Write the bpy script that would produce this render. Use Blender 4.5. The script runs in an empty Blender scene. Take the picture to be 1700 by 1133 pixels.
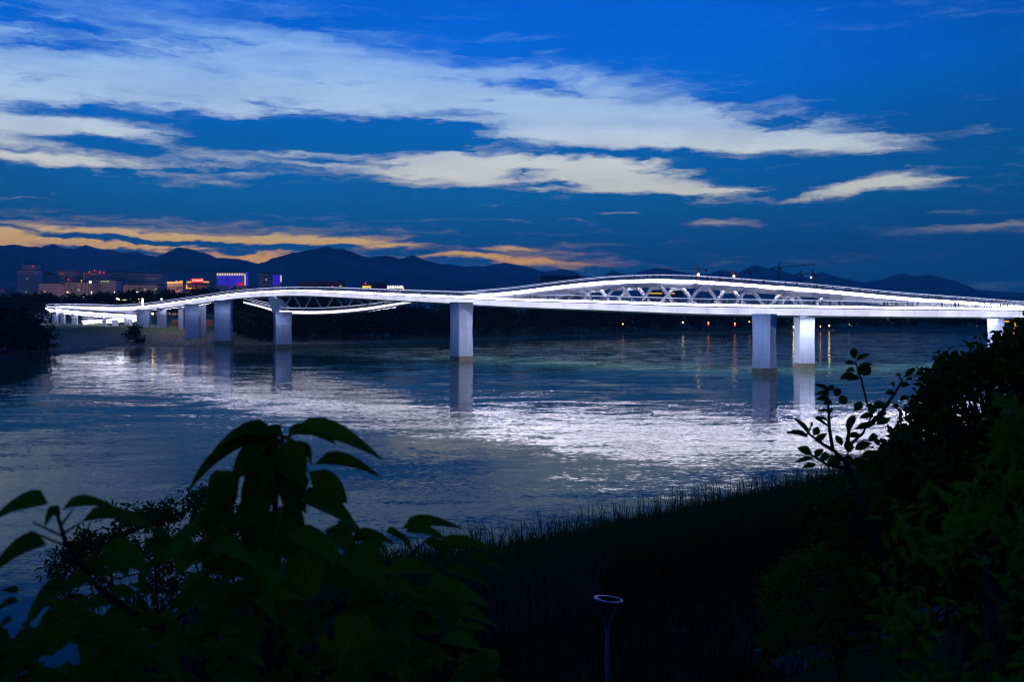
import bpy, math, random
import numpy as np
from mathutils import Vector, Matrix
random.seed(7); rng = np.random.default_rng(7)
SC = bpy.context.scene
COL = SC.collection
F, HX, HY, H = 1652.8, 850.0, 505.0, 16.7     # focal length in photo pixels, horizon centre, eye height (m)

# ------------------------------------------------------------------ camera, world, exposure
cam_d = bpy.data.cameras.new('camera'); cam = bpy.data.objects.new('camera', cam_d); COL.objects.link(cam)
cam.location = (0, 0, H); cam.rotation_euler = (math.radians(90), 0, 0)
cam_d.lens = 35.0; cam_d.sensor_width = 36.0; cam_d.shift_y = -(566.5 - HY) / 1700.0
cam_d.clip_start = 0.1; cam_d.clip_end = 30000
cam_d.dof.use_dof = True; cam_d.dof.focus_distance = 240.0; cam_d.dof.aperture_fstop = 5.0
SC.camera = cam
SC.view_settings.view_transform = 'Standard'; SC.view_settings.look = 'None'
SC.view_settings.exposure = 0.15; SC.view_settings.gamma = 1.0; SC.view_settings.use_curve_mapping = False
SC.render.engine = 'CYCLES'
cy = SC.cycles
cy.use_denoising = True; cy.filter_width = 1.15; cy.max_bounces = 6; cy.diffuse_bounces = 2; cy.glossy_bounces = 3
cy.transmission_bounces = 3; cy.transparent_max_bounces = 8; cy.volume_bounces = 0
cy.caustics_reflective = False; cy.caustics_refractive = False; cy.sample_clamp_indirect = 20.0

def lin(r, g, b, k=1.0):
    f = lambda c: (c/255/12.92 if c/255 <= 0.04045 else ((c/255+0.055)/1.055)**2.4) * k
    return (f(r), f(g), f(b), 1.0)

world = bpy.data.worlds.new('World'); SC.world = world; world.use_nodes = True
def build_world():
    nt = world.node_tree; nt.nodes.clear(); N = nt.nodes; L = nt.links
    def node(t, **kw):
        n = N.new(t)
        for k, v in kw.items(): setattr(n, k, v)
        return n
    def plug(s, v):
        if hasattr(v, 'is_linked') or hasattr(v, 'links'): L.new(v, s)
        else: s.default_value = v
    def M(op, a, b=0.0, c=None, clamp=False):
        n = node('ShaderNodeMath', operation=op, use_clamp=clamp)
        plug(n.inputs[0], a); plug(n.inputs[1], b)
        if c is not None: plug(n.inputs[2], c)
        return n.outputs[0]
    def ramp(fac, stops, interp='LINEAR'):
        n = node('ShaderNodeValToRGB'); cr = n.color_ramp; cr.interpolation = interp
        while len(cr.elements) < len(stops): cr.elements.new(0.5)
        for e, (p, c) in zip(cr.elements, stops): e.position = p; e.color = c
        plug(n.inputs[0], fac); return n.outputs[0]
    def mix(f, a, b):
        n = node('ShaderNodeMix', data_type='RGBA'); plug(n.inputs[0], f); plug(n.inputs[6], a); plug(n.inputs[7], b)
        return n.outputs[2]
    tc = node('ShaderNodeTexCoord'); sep = node('ShaderNodeSeparateXYZ'); L.new(tc.outputs['Generated'], sep.inputs[0])
    az = M('MULTIPLY', M('ARCTAN2', sep.outputs[0], sep.outputs[1]), 57.29578)
    el = M('MULTIPLY', M('ARCSINE', sep.outputs[2]), 57.29578)
    comb = node('ShaderNodeCombineXYZ'); L.new(az, comb.inputs[0]); L.new(el, comb.inputs[1])
    P = comb.outputs[0]
    def noise(scale_xy, detail, rough=0.55, off=(0, 0, 0), src=P):
        mp = node('ShaderNodeMapping'); L.new(src, mp.inputs[0]); mp.inputs[3].default_value = (scale_xy[0], scale_xy[1], 1); mp.inputs[1].default_value = off
        n = node('ShaderNodeTexNoise'); n.inputs['Scale'].default_value = 1.0; n.inputs['Detail'].default_value = detail
        n.inputs['Roughness'].default_value = rough; L.new(mp.outputs[0], n.inputs['Vector'])
        return n
    # streaky drift of the cloud field
    w1 = noise((0.10, 0.42), 5, 0.6); w2 = noise((0.5, 1.9), 4, 0.6, (7, 3, 0))
    def warp(src, n, ax, ay):
        s = node('ShaderNodeVectorMath', operation='SUBTRACT'); L.new(n.outputs['Color'], s.inputs[0]); s.inputs[1].default_value = (.5, .5, .5)
        m = node('ShaderNodeVectorMath', operation='MULTIPLY'); L.new(s.outputs[0], m.inputs[0]); m.inputs[1].default_value = (ax, ay, 0)
        a = node('ShaderNodeVectorMath', operation='ADD'); L.new(src, a.inputs[0]); L.new(m.outputs[0], a.inputs[1]); return a.outputs[0]
    Q = warp(warp(P, w1, 5.0, 1.25), w2, 3.0, 0.85)
    def blobs(lst):
        tot = None
        for (cx, cy_, rx, ry, rot, w) in lst:
            a0 = math.degrees(math.atan((cx-HX)/F)); e0 = math.degrees(math.atan((HY-cy_)/math.hypot(F, cx-HX)))
            k = math.degrees(1/F)
            mp = node('ShaderNodeMapping', vector_type='TEXTURE'); L.new(Q, mp.inputs[0])
            mp.inputs[1].default_value = (a0, e0, 0); mp.inputs[2].default_value = (0, 0, math.radians(-rot)); mp.inputs[3].default_value = (rx*k, ry*k, 1)
            g = node('ShaderNodeTexGradient', gradient_type='SPHERICAL'); L.new(mp.outputs[0], g.inputs[0])
            tot = M('MULTIPLY_ADD', g.outputs['Fac'], w, 0.0 if tot is None else tot)
        return tot
    bright = [(150, 112, 640, 185, 0, 1.2), (330, 140, 420, 130, 4, .45), (590, 150, 430, 110, 14, 1.0), (900, 200, 400, 95, 8, 1.15), (1080, 205, 330, 70, 8, .4), (970, 222, 270, 40, 4, .9), (1230, 222, 300, 46, 5, 1.1),
              (-250, 150, 500, 160, 0, 1.1), (700, 110, 460, 110, 18, .45), (1000, 140, 460, 110, 14, .45), (850, 115, 420, 110, 14, .4), (1180, 180, 420, 90, 10, .5), (1150, 130, 500, 90, 10, .15),
              (60, 205, 300, 70, 0, .55), (540, 256, 430, 22, 3, .95), (790, 284, 230, 34, 2, 1.5), (1000, 284, 200, 46, 4, 1.6), (120, 262, 330, 20, 2, .45),
              (1130, 318, 170, 24, 5, 1.2), (1215, 312, 95, 12, -3, 1.1), (1400, 313, 110, 13, -7, 1.4), (1490, 301, 95, 20, 5, 1.3),
              (1190, 368, 75, 10, 0, 1.3), (1640, 378, 170, 11, -2, 1.1), (1580, 352, 55, 8, 0, .8), (1370, 238, 150, 24, 5, .6),
              (1030, 350, 60, 7, 0, .7), (640, 292, 300, 24, 4, .38), (300, 298, 260, 18, 3, .25), (1250, 262, 230, 12, 3, .4), (900, 345, 140, 10, 0, .3),
              # dusk strips low over the mountains
              (30, 386, 130, 12, 0, 1.0), (140, 384, 110, 9, 4, .8), (150, 402, 200, 12, 4, 1.2), (-60, 400, 160, 24, 0, 1.1), (20, 402, 120, 10, 0, 1.3), (230, 412, 170, 9, 3, 1.3), (250, 392, 160, 7, 5, .5), (300, 400, 190, 8, 2, .7), (440, 401, 210, 10, 0, 1.1), (400, 416, 180, 7, 2, .7),
              (560, 403, 150, 10, -5, 1.3), (640, 409, 80, 8, -6, 1.4), (437, 434, 75, 18, 0, 2.4), (370, 424, 90, 8, 4, .9),
              (770, 427, 110, 7, 2, 1.1), (880, 437, 150, 8, 3, 1.0), (850, 410, 70, 6, 0, .8), (300, 398, 760, 60, 2, .42), (780, 427, 300, 30, 2, .30)]
    dark = [(240, 193, 320, 26, 3, 1.5), (50, 183, 170, 14, 0, 1.0), (610, 222, 340, 44, -3, 2.0), (800, 190, 190, 12, 2, .8), (1020, 256, 330, 19, 3, 1.6), (300, 226, 200, 12, -3, .8), (430, 238, 420, 16, -2, .9),
            (170, 239, 190, 18, 4, 1.0), (40, 246, 110, 10, 0, 1.0), (90, 78, 180, 15, 5, .8), (20, 82, 26, 11, 0, .7), (350, 118, 75, 22, 5, .5), (880, 288, 85, 13, 1, 1.6),
            (930, 304, 100, 8, 2, 1.2), (1400, 262, 300, 14, 3, .7), (1230, 248, 230, 10, 2, .5), (480, 45, 150, 16, 4, .35), (560, 60, 260, 14, 10, .5), (250, 45, 240, 12, 6, .4), (150, 140, 220, 9, 4, .3), (480, 120, 200, 12, 8, .3), (820, 170, 160, 9, 4, .4), (700, 60, 330, 70, 22, .55), (980, 90, 420, 100, 15, .6),
            (420, 20, 120, 40, 0, .2), (1400, 150, 500, 130, 5, .3), (640, 270, 300, 7, 2, .5), (400, 325, 900, 40, 0, .35), (1300, 345, 700, 30, 0, .25),
            (110, 393, 220, 9, 4, 1.5), (330, 408, 240, 8, 2, 1.3), (385, 421, 170, 7, 0, 1.0), (300, 420, 120, 6, 0, .7), (520, 413, 170, 8, -2, 1.1), (700, 400, 200, 12, 0, .6), (200, 402, 140, 6, 4, .7), (690, 418, 150, 8, 0, .6), (60, 396, 80, 5, 3, .7)]
    S = M('SUBTRACT', blobs(bright), blobs(dark))
    n1 = noise((0.13, 0.62), 9, 0.66, (3, 9, 0), Q); n2 = noise((0.05, 0.2), 3, 0.5, (11, 2, 0))
    n3 = noise((0.42, 2.4), 6, 0.65, (5, 1, 0), Q)
    n4 = noise((0.09, 1.5), 5, 0.6, (2, 4, 0), Q)
    det = M('ADD', M('MULTIPLY', M('SUBTRACT', n1.outputs['Fac'], 0.5), 1.15), M('MULTIPLY_ADD', M('SUBTRACT', n4.outputs['Fac'], 0.5), 1.2, M('MULTIPLY', M('SUBTRACT', n3.outputs['Fac'], 0.5), 1.15)))
    n6 = noise((0.10, 0.62), 7, 0.62, (21, 13, 0), Q)
    gap = node('ShaderNodeMapRange', interpolation_type='SMOOTHSTEP'); plug(gap.inputs[0], n6.outputs['Fac']); gap.inputs[1].default_value = .50; gap.inputs[2].default_value = .68; gap.inputs[3].default_value = 0; gap.inputs[4].default_value = 1
    gel = node('ShaderNodeMapRange'); plug(gel.inputs[0], el); gel.inputs[1].default_value = 4.5; gel.inputs[2].default_value = 6.0; gel.inputs[3].default_value = 0; gel.inputs[4].default_value = .95
    S = M('SUBTRACT', S, M('MULTIPLY', gap.outputs[0], gel.outputs[0]))
    S2 = M('DIVIDE', M('ADD', S, M('MULTIPLY', det, 1.15)), M('MULTIPLY_ADD', M('MINIMUM', M('MAXIMUM', M('SUBTRACT', el, 9.0), 0.0), 12.0), .085, 1.0))
    mr = node('ShaderNodeMapRange', interpolation_type='SMOOTHSTEP'); plug(mr.inputs[0], S2)
    mr.inputs[1].default_value = 0.02; mr.inputs[2].default_value = 1.30; mr.inputs[3].default_value = 0; mr.inputs[4].default_value = 1
    n5 = noise((0.075, 0.33), 6, 0.6, (1, 6, 0), Q)
    var = node('ShaderNodeMapRange'); plug(var.inputs[0], n5.outputs['Fac']); var.inputs[1].default_value = .34; var.inputs[2].default_value = .58; var.inputs[3].default_value = .66; var.inputs[4].default_value = 1.0
    hi = node('ShaderNodeMapRange'); plug(hi.inputs[0], el); hi.inputs[1].default_value = 5.0; hi.inputs[2].default_value = 9.0; hi.inputs[3].default_value = 0; hi.inputs[4].default_value = 1
    mask = M('MULTIPLY', mr.outputs[0], M('SUBTRACT', 1.0, M('MULTIPLY', hi.outputs[0], M('SUBTRACT', 1.0, var.outputs[0]))))
    ele = M('DIVIDE', M('MAXIMUM', el, 0.0), 90.0, clamp=True)
    d = lambda e: e/90.0
    darkc = ramp(ele, [(0, lin(4, 76, 116)), (d(3), lin(2, 82, 130)), (d(6), lin(0, 97, 158)), (d(9), lin(0, 99, 174)), (d(13), lin(0, 106, 214)), (d(17.5), lin(0, 96, 214)), (d(30), lin(0, 86, 194)), (1, lin(0, 76, 174))])
    brightc = ramp(ele, [(0, lin(255, 150, 40)), (d(2.6), lin(255, 190, 62)), (d(3.6), lin(255, 206, 100)), (d(4.6), lin(225, 203, 165)), (d(6.0), lin(222, 222, 205)), (d(8.0), lin(218, 224, 220)),
                         (d(10), lin(190, 214, 238)), (d(13), lin(158, 198, 242)), (d(17), lin(108, 170, 242)), (d(30), lin(40, 110, 200)), (1, lin(30, 90, 170))])
    lowf = node('ShaderNodeMapRange', interpolation_type='SMOOTHSTEP'); plug(lowf.inputs[0], el); lowf.inputs[1].default_value = 3.2; lowf.inputs[2].default_value = 6.5; lowf.inputs[3].default_value = 1; lowf.inputs[4].default_value = 0
    glow = node('ShaderNodeMapRange', interpolation_type='SMOOTHSTEP'); plug(glow.inputs[0], M('ABSOLUTE', M('ADD', az, 15.0))); glow.inputs[1].default_value = 18; glow.inputs[2].default_value = 28; glow.inputs[3].default_value = 0; glow.inputs[4].default_value = 1
    brightc = mix(M('MULTIPLY', lowf.outputs[0], glow.outputs[0]), brightc, lin(118, 134, 150))
    # the side away from the afterglow is deeper
    azf = node('ShaderNodeMapRange', interpolation_type='SMOOTHSTEP'); plug(azf.inputs[0], M('ABSOLUTE', M('ADD', az, 8.0)))
    azf.inputs[1].default_value = 5; azf.inputs[2].default_value = 45; azf.inputs[3].default_value = 1.02; azf.inputs[4].default_value = 0.66
    vm = node('ShaderNodeVectorMath', operation='SCALE'); L.new(darkc, vm.inputs[0]); L.new(M('MULTIPLY', azf.outputs[0], M('MULTIPLY_ADD', n2.outputs['Fac'], 0.5, 0.75)), vm.inputs[3])
    col = mix(mask, vm.outputs[0], brightc)
    bg = node('ShaderNodeBackground'); L.new(col, bg.inputs[0]); bg.inputs[1].default_value = 1.0
    # faint twilight from the physical sky, sun just under the horizon behind the mountains
    sky = node('ShaderNodeTexSky', sky_type='NISHITA'); sky.sun_disc = False; sky.sun_elevation = math.radians(-3.0); sky.sun_rotation = math.radians(-14)
    bg2 = node('ShaderNodeBackground'); L.new(sky.outputs[0], bg2.inputs[0]); bg2.inputs[1].default_value = 0.01
    ad = node('ShaderNodeAddShader'); L.new(bg.outputs[0], ad.inputs[0]); L.new(bg2.outputs[0], ad.inputs[1])
    out = node('ShaderNodeOutputWorld'); L.new(ad.outputs[0], out.inputs[0])
build_world()
world.cycles.sampling_method = 'MANUAL'; world.cycles.sample_map_resolution = 512

# ------------------------------------------------------------------ helpers
def W(x, y, D): return Vector(((x-HX)/F*D, D, H-(y-HY)/F*D))
def tag(o, label=None, cat=None, group=None, kind=None):
    if label: o['label'] = label
    if cat: o['category'] = cat
    if group: o['group'] = group
    if kind: o['kind'] = kind
    return o
def empty(name, loc, label, cat, group=None):
    o = bpy.data.objects.new(name, None); COL.objects.link(o); o.location = loc; o.empty_display_size = 0.3
    return tag(o, label, cat, group)
def link(name, me, mats, parent=None):
    o = bpy.data.objects.new(name, me); COL.objects.link(o)
    for m in (mats if isinstance(mats, (list, tuple)) else [mats]): me.materials.append(m)
    if parent: o.parent = parent
    return o
class MB:
    def __init__(s): s.v = []; s.f = []; s.m = []; s.sm = False
    def add(s, V, Fs, mi=0):
        k = len(s.v); s.v += [tuple(v) for v in V]; s.f += [tuple(i+k for i in f) for f in Fs]; s.m += [mi]*len(Fs); return s
    def box(s, lo, hi, mi=0):
        x0, y0, z0 = lo; x1, y1, z1 = hi
        return s.add([(x0,y0,z0),(x1,y0,z0),(x1,y1,z0),(x0,y1,z0),(x0,y0,z1),(x1,y0,z1),(x1,y1,z1),(x0,y1,z1)],
                     [(0,3,2,1),(4,5,6,7),(0,1,5,4),(1,2,6,5),(2,3,7,6),(3,0,4,7)], mi)
    def bar(s, a, b, w, h=None, mi=0, up=(0,0,1)):
        a = Vector(a); b = Vector(b); h = h or w; d = (b-a).normalized(); u = Vector(up)
        if abs(d.dot(u)) > .98: u = Vector((1,0,0))
        x = d.cross(u).normalized()*w/2; z = x.cross(d).normalized()*h/2
        V = [a-x-z, a+x-z, a+x+z, a-x+z, b-x-z, b+x-z, b+x+z, b-x+z]
        return s.add(V, [(0,3,2,1),(4,5,6,7),(0,1,5,4),(1,2,6,5),(2,3,7,6),(3,0,4,7)], mi)
    def tube(s, pts, rad, n=6, mi=0):
        pts = [Vector(p) for p in pts]; rings = []
        for i, p in enumerate(pts):
            d = (pts[min(i+1, len(pts)-1)]-pts[max(i-1, 0)]).normalized()
            u = Vector((0,0,1)) if abs(d.z) < .9 else Vector((1,0,0))
            x = d.cross(u).normalized(); y = d.cross(x)
            r = rad[i] if isinstance(rad, (list, tuple)) else rad
            rings.append([p+(x*math.cos(2*math.pi*k/n)+y*math.sin(2*math.pi*k/n))*r for k in range(n)])
        V = [v for r in rings for v in r]; Fs = []
        for i in range(len(pts)-1):
            for k in range(n): Fs.append((i*n+k, i*n+(k+1)%n, (i+1)*n+(k+1)%n, (i+1)*n+k))
        Fs.append(tuple(range(n-1, -1, -1))); Fs.append(tuple((len(pts)-1)*n+k for k in range(n)))
        return s.add(V, Fs, mi)
    def ball(s, c, r, n=8, m=5, sz=1.0, mi=0):
        V = [(c[0], c[1], c[2]+r*sz)]; Fs = []
        for i in range(1, m):
            t = math.pi*i/m
            for k in range(n): V.append((c[0]+r*math.sin(t)*math.cos(2*math.pi*k/n), c[1]+r*math.sin(t)*math.sin(2*math.pi*k/n), c[2]+r*sz*math.cos(t)))
        V.append((c[0], c[1], c[2]-r*sz)); e = len(V)-1
        for k in range(n): Fs.append((0, 1+k, 1+(k+1)%n)); Fs.append((e, e-n+(k+1)%n, e-n+k))
        for i in range(m-2):
            for k in range(n): Fs.append((1+i*n+k, 1+(i+1)*n+k, 1+(i+1)*n+(k+1)%n, 1+i*n+(k+1)%n))
        return s.add(V, Fs, mi)
    def build(s, name, mats, parent=None, kind=None, smooth=False, org=None):
        me = bpy.data.meshes.new(name); o_ = org if org is not None else (parent.matrix_world.translation if False else (parent.location if parent and parent.parent is None else (0,0,0)))
        if parent is not None and parent.parent is not None: o_ = parent.parent.location
        o_ = Vector(o_); me.from_pydata([tuple(Vector(v)-o_) for v in s.v], [], s.f)
        if any(s.m): me.polygons.foreach_set('material_index', s.m)
        if smooth: me.polygons.foreach_set('use_smooth', [True]*len(me.polygons))
        o = link(name, me, mats, parent)
        if kind: o['kind'] = kind
        return o
def mesh_np(name, V, Fc, smooth=False):
    me = bpy.data.meshes.new(name); nf, k = Fc.shape
    me.vertices.add(len(V)); me.vertices.foreach_set('co', V.astype(np.float32).ravel())
    me.loops.add(nf*k); me.loops.foreach_set('vertex_index', Fc.astype(np.int32).ravel())
    me.polygons.add(nf); me.polygons.foreach_set('loop_start', np.arange(0, nf*k, k, dtype=np.int32)); me.polygons.foreach_set('loop_total', np.full(nf, k, dtype=np.int32))
    if smooth: me.polygons.foreach_set('use_smooth', np.ones(nf, dtype=bool))
    me.update(calc_edges=True); me.validate(); return me

# ------------------------------------------------------------------ materials
def mat(name, col, rough=0.6, metal=0.0, emit=None, es=0.0, var=0.0, scale=3.0, spec=0.4, bump=0.0, col2=None, coord='Object'):
    m = bpy.data.materials.new(name); m.use_nodes = True; nt = m.node_tree; b = nt.nodes['Principled BSDF']
    c = tuple(col[:3])+(1,); b.inputs['Base Color'].default_value = c; b.inputs['Roughness'].default_value = rough; b.inputs['Metallic'].default_value = metal
    b.inputs['Specular IOR Level'].default_value = spec
    if var or bump:
        t = nt.nodes.new('ShaderNodeTexCoord'); n = nt.nodes.new('ShaderNodeTexNoise'); n.inputs['Scale'].default_value = scale; n.inputs['Detail'].default_value = 5
        nt.links.new(t.outputs[coord], n.inputs['Vector'])
    if var:
        r = nt.nodes.new('ShaderNodeValToRGB'); nt.links.new(n.outputs['Fac'], r.inputs[0])
        r.color_ramp.elements[0].position = .3; r.color_ramp.elements[1].position = .7
        r.color_ramp.elements[0].color = tuple(x*(1-var) for x in c[:3])+(1,)
        r.color_ramp.elements[1].color = (tuple(col2[:3])+(1,)) if col2 else tuple(min(1, x*(1+var)) for x in c[:3])+(1,)
        nt.links.new(r.outputs[0], b.inputs['Base Color'])
    if bump:
        bp = nt.nodes.new('ShaderNodeBump'); bp.inputs['Strength'].default_value = bump; nt.links.new(n.outputs['Fac'], bp.inputs['Height']); nt.links.new(bp.outputs[0], b.inputs['Normal'])
    if emit: b.inputs['Emission Color'].default_value = tuple(emit[:3])+(1,); b.inputs['Emission Strength'].default_value = es
    return m
def leafmat(name, c1, c2, trans=0.35, rough=0.5, scale=2.0):
    m = bpy.data.materials.new(name); m.use_nodes = True; nt = m.node_tree; b = nt.nodes['Principled BSDF']; out = nt.nodes['Material Output']
    t = nt.nodes.new('ShaderNodeNewGeometry'); n = nt.nodes.new('ShaderNodeTexNoise'); n.inputs['Scale'].default_value = scale; n.inputs['Detail'].default_value = 3
    nt.links.new(t.outputs['Position'], n.inputs['Vector'])
    oi = nt.nodes.new('ShaderNodeObjectInfo')
    a = nt.nodes.new('ShaderNodeMath'); a.operation = 'MULTIPLY_ADD'; nt.links.new(oi.outputs['Random'], a.inputs[0]); a.inputs[1].default_value = .3; nt.links.new(n.outputs['Fac'], a.inputs[2])
    r = nt.nodes.new('ShaderNodeValToRGB'); nt.links.new(a.outputs[0], r.inputs[0]); r.color_ramp.elements[0].position = .4; r.color_ramp.elements[1].position = .95
    r.color_ramp.elements[0].color = tuple(c1)+(1,); r.color_ramp.elements[1].color = tuple(c2)+(1,)
    nt.links.new(r.outputs[0], b.inputs['Base Color']); b.inputs['Roughness'].default_value = rough; b.inputs['Specular IOR Level'].default_value = .04
    tr = nt.nodes.new('ShaderNodeBsdfTranslucent'); nt.links.new(r.outputs[0], tr.inputs[0])
    mx = nt.nodes.new('ShaderNodeMixShader'); mx.inputs[0].default_value = trans; nt.links.new(b.outputs[0], mx.inputs[1]); nt.links.new(tr.outputs[0], mx.inputs[2]); nt.links.new(mx.outputs[0], out.inputs[0])
    return m
LEDC = (0.86, 0.87, 1.0)
MT = dict(
    led=mat('led_strip', (.8,.8,.85), emit=(.85, .83, 1.0), es=17.0),
    panel=mat('led_fascia', (.8,.8,.85), emit=(0.83, 0.82, 1.0), es=.9),
    rail=mat('led_handrail', (.6,.6,.65), emit=(0.62, 0.70, 1.0), es=.75),
    deckled=mat('led_deck_edge', (.8,.8,.85), emit=(.95, .92, 1.0), es=1.4),
    archled=mat('led_arch_edge', (.8,.8,.85), emit=(.85, .83, 1.0), es=10.0),
    soffit=mat('led_soffit_line', (.8,.8,.8), emit=(.78, .79, 1.0), es=85.0),
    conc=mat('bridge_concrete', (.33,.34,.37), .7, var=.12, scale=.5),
    white=mat('bridge_white_lit_steel', (.55,.56,.6), .5, var=.05, scale=.4),  # also the rear lattice, where the paler tone stands in for LED light
    pier=mat('pier_concrete', (.36,.40,.50), .75, var=.1, scale=.35, bump=.03),
    stain=mat('pier_waterline_stain', (.17,.14,.10), .85, var=.3, scale=.7),
    bar=mat('railing_steel', (.3,.3,.34), .45, .3),
    dark=mat('dark_metal', (.05,.05,.06), .5, .4),
    lamp_y=mat('lamp_yellow', (.8,.7,.4), emit=(1, .85, .35), es=9),
    lamp_o=mat('lamp_orange', (.8,.5,.2), emit=(1, .45, .08), es=3.6),
    lamp_w=mat('lamp_white', (.8,.8,.8), emit=(1, .98, .85), es=8),
    lamp_r=mat('lamp_red', (.7,.1,.1), emit=(1, .03, .08), es=2.6),
    band_o=mat('orange_lit_band', (.8,.5,.2), emit=(1, .42, .03), es=.9),
    band_y=mat('yellow_lit_band', (.8,.7,.2), emit=(1, .68, .05), es=.9),
    blue=mat('blue_led', (.1,.1,.6), emit=(.03, .02, 1), es=.75),
    redsign=mat('red_sign_glyph', (.8,.2,.2), emit=(1, .28, .18), es=2.6),
    redback=mat('red_sign_board', (.5,.02,.03), emit=(1, .0, .03), es=.75),
    win=mat('window_glass_dark', (.03,.03,.05), .2),
    win_o=mat('window_lit_dim_orange', (.3,.15,.05), emit=(1, .35, .1), es=.16),
    win_g=mat('window_lit_pale', (.3,.3,.2), emit=(.9, 1, .55), es=.5),
    wall1=mat('city_wall_pink', (.58,.42,.42), .8, var=.1, scale=.05), wall2=mat('city_wall_grey', (.34,.32,.36), .8, var=.1, scale=.05), wall3=mat('city_wall_brown', (.48,.34,.30), .8, var=.1, scale=.05),
    roof=mat('city_roof', (.09,.09,.1), .8),
    brick=mat('red_brick', (.30,.08,.05), .85, var=.2, scale=1.5), housew=mat('house_plaster', (.5,.47,.47), .8, var=.08, scale=1.0),
    crane=mat('crane_paint', (.42,.12,.04), .5),
    bark=mat('bark', (.03,.024,.016), .95, spec=.05, var=.35, scale=9, bump=.4),
    post=mat('lamp_post_grey', (.05,.06,.075), .5, .3), ring=mat('lamp_ring_sky_tint', (.03,.13,.30), .4, .2),  # ring's blue is sky reflection put into the base colour
)

def led_panel_variation(m, base):      # rows of LED modules of slightly uneven output, dark joints between panels
    nt = m.node_tree; N = nt.nodes; L = nt.links; b = N['Principled BSDF']; g = N.new('ShaderNodeNewGeometry')
    n = N.new('ShaderNodeTexNoise'); n.inputs['Scale'].default_value = .22; n.inputs['Detail'].default_value = 4; L.new(g.outputs['Position'], n.inputs['Vector'])
    r = N.new('ShaderNodeMapRange'); L.new(n.outputs['Fac'], r.inputs[0]); r.inputs[1].default_value = .3; r.inputs[2].default_value = .7; r.inputs[3].default_value = base*.68; r.inputs[4].default_value = base*1.12
    sp = N.new('ShaderNodeSeparateXYZ'); L.new(g.outputs['Position'], sp.inputs[0])
    f = N.new('ShaderNodeMath'); f.operation = 'FLOORED_MODULO'; L.new(sp.outputs[0], f.inputs[0]); f.inputs[1].default_value = 7.0
    c = N.new('ShaderNodeMapRange'); L.new(f.outputs[0], c.inputs[0]); c.inputs[1].default_value = .10; c.inputs[2].default_value = .22; c.inputs[3].default_value = .45; c.inputs[4].default_value = 1
    k = N.new('ShaderNodeMath'); k.operation = 'MULTIPLY'; L.new(r.outputs[0], k.inputs[0]); L.new(c.outputs[0], k.inputs[1]); L.new(k.outputs[0], b.inputs['Emission Strength'])
led_panel_variation(MT['panel'], .86)

# ------------------------------------------------------------------ river, banks, ground
def shore_near(X): return np.interp(X, [-120, -60, -40, -26, -18, -10, 0, 22, 40, 70, 110, 200], [22, 30, 36, 42, 47, 54, 58, 77, 96, 122, 150, 190])
def near_h(X, Y):
    s = shore_near(X)-Y
    return np.interp(s, [-30, 0, 3, 20, 33, 46, 56, 62, 120], [-1.5, -.05, .6, 3.4, 5.0, 9.5, 14.4, 15.2, 16.5])
FSX = [-700, 0, 85, 200, 370, 430, 560, 700, 850, 1000, 1200, 1400, 1700, 2300]
FSY = [590, 588, 583, 575, 572, 573, 571, 567, 562, 556, 553, 549, 548, 547]
def far_shore(x): return H*F/(np.interp(x, FSX, FSY)-HY)
def far_h(s, x):
    top = np.interp(x, [-700, 60, 380, 520, 2300], [6.5, 6.7, 6.4, 4.5, 3.6])
    return np.interp(s, [-12, 0, 3, 42, 6000], [-1.0, -.05, .5, 1.0, 1.0]) * np.where(s > 3, np.minimum(1, .08+.92*(s-3)/39)*top, 1)
def pier_mat():
    m = mat('pier_concrete_formwork', (.36,.40,.50), .75); nt = m.node_tree; N = nt.nodes; L = nt.links; b = N['Principled BSDF']
    g = N.new('ShaderNodeNewGeometry'); mp = N.new('ShaderNodeMapping'); L.new(g.outputs['Position'], mp.inputs[0]); mp.inputs[3].default_value = (1.3, 1.3, .10)
    n = N.new('ShaderNodeTexNoise'); n.inputs['Scale'].default_value = 1.0; n.inputs['Detail'].default_value = 6; n.inputs['Roughness'].default_value = .65; L.new(mp.outputs[0], n.inputs['Vector'])
    r = N.new('ShaderNodeValToRGB'); L.new(n.outputs['Fac'], r.inputs[0]); r.color_ramp.elements[0].position = .3; r.color_ramp.elements[1].position = .62
    r.color_ramp.elements[0].color = (.30,.33,.40,1); r.color_ramp.elements[1].color = (.40,.44,.54,1)
    sep = N.new('ShaderNodeSeparateXYZ'); L.new(g.outputs['Position'], sep.inputs[0])
    f = N.new('ShaderNodeMath'); f.operation = 'MODULO'; L.new(sep.outputs[2], f.inputs[0]); f.inputs[1].default_value = 2.4
    c = N.new('ShaderNodeMath'); c.operation = 'LESS_THAN'; L.new(f.outputs[0], c.inputs[0]); c.inputs[1].default_value = .09
    mx = N.new('ShaderNodeMix'); mx.data_type = 'RGBA'; L.new(c.outputs[0], mx.inputs[0]); L.new(r.outputs[0], mx.inputs[6]); mx.inputs[7].default_value = (.30,.33,.40,1); L.new(mx.outputs[2], b.inputs['Base Color'])
    return m
MT['pier'] = pier_mat()
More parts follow.
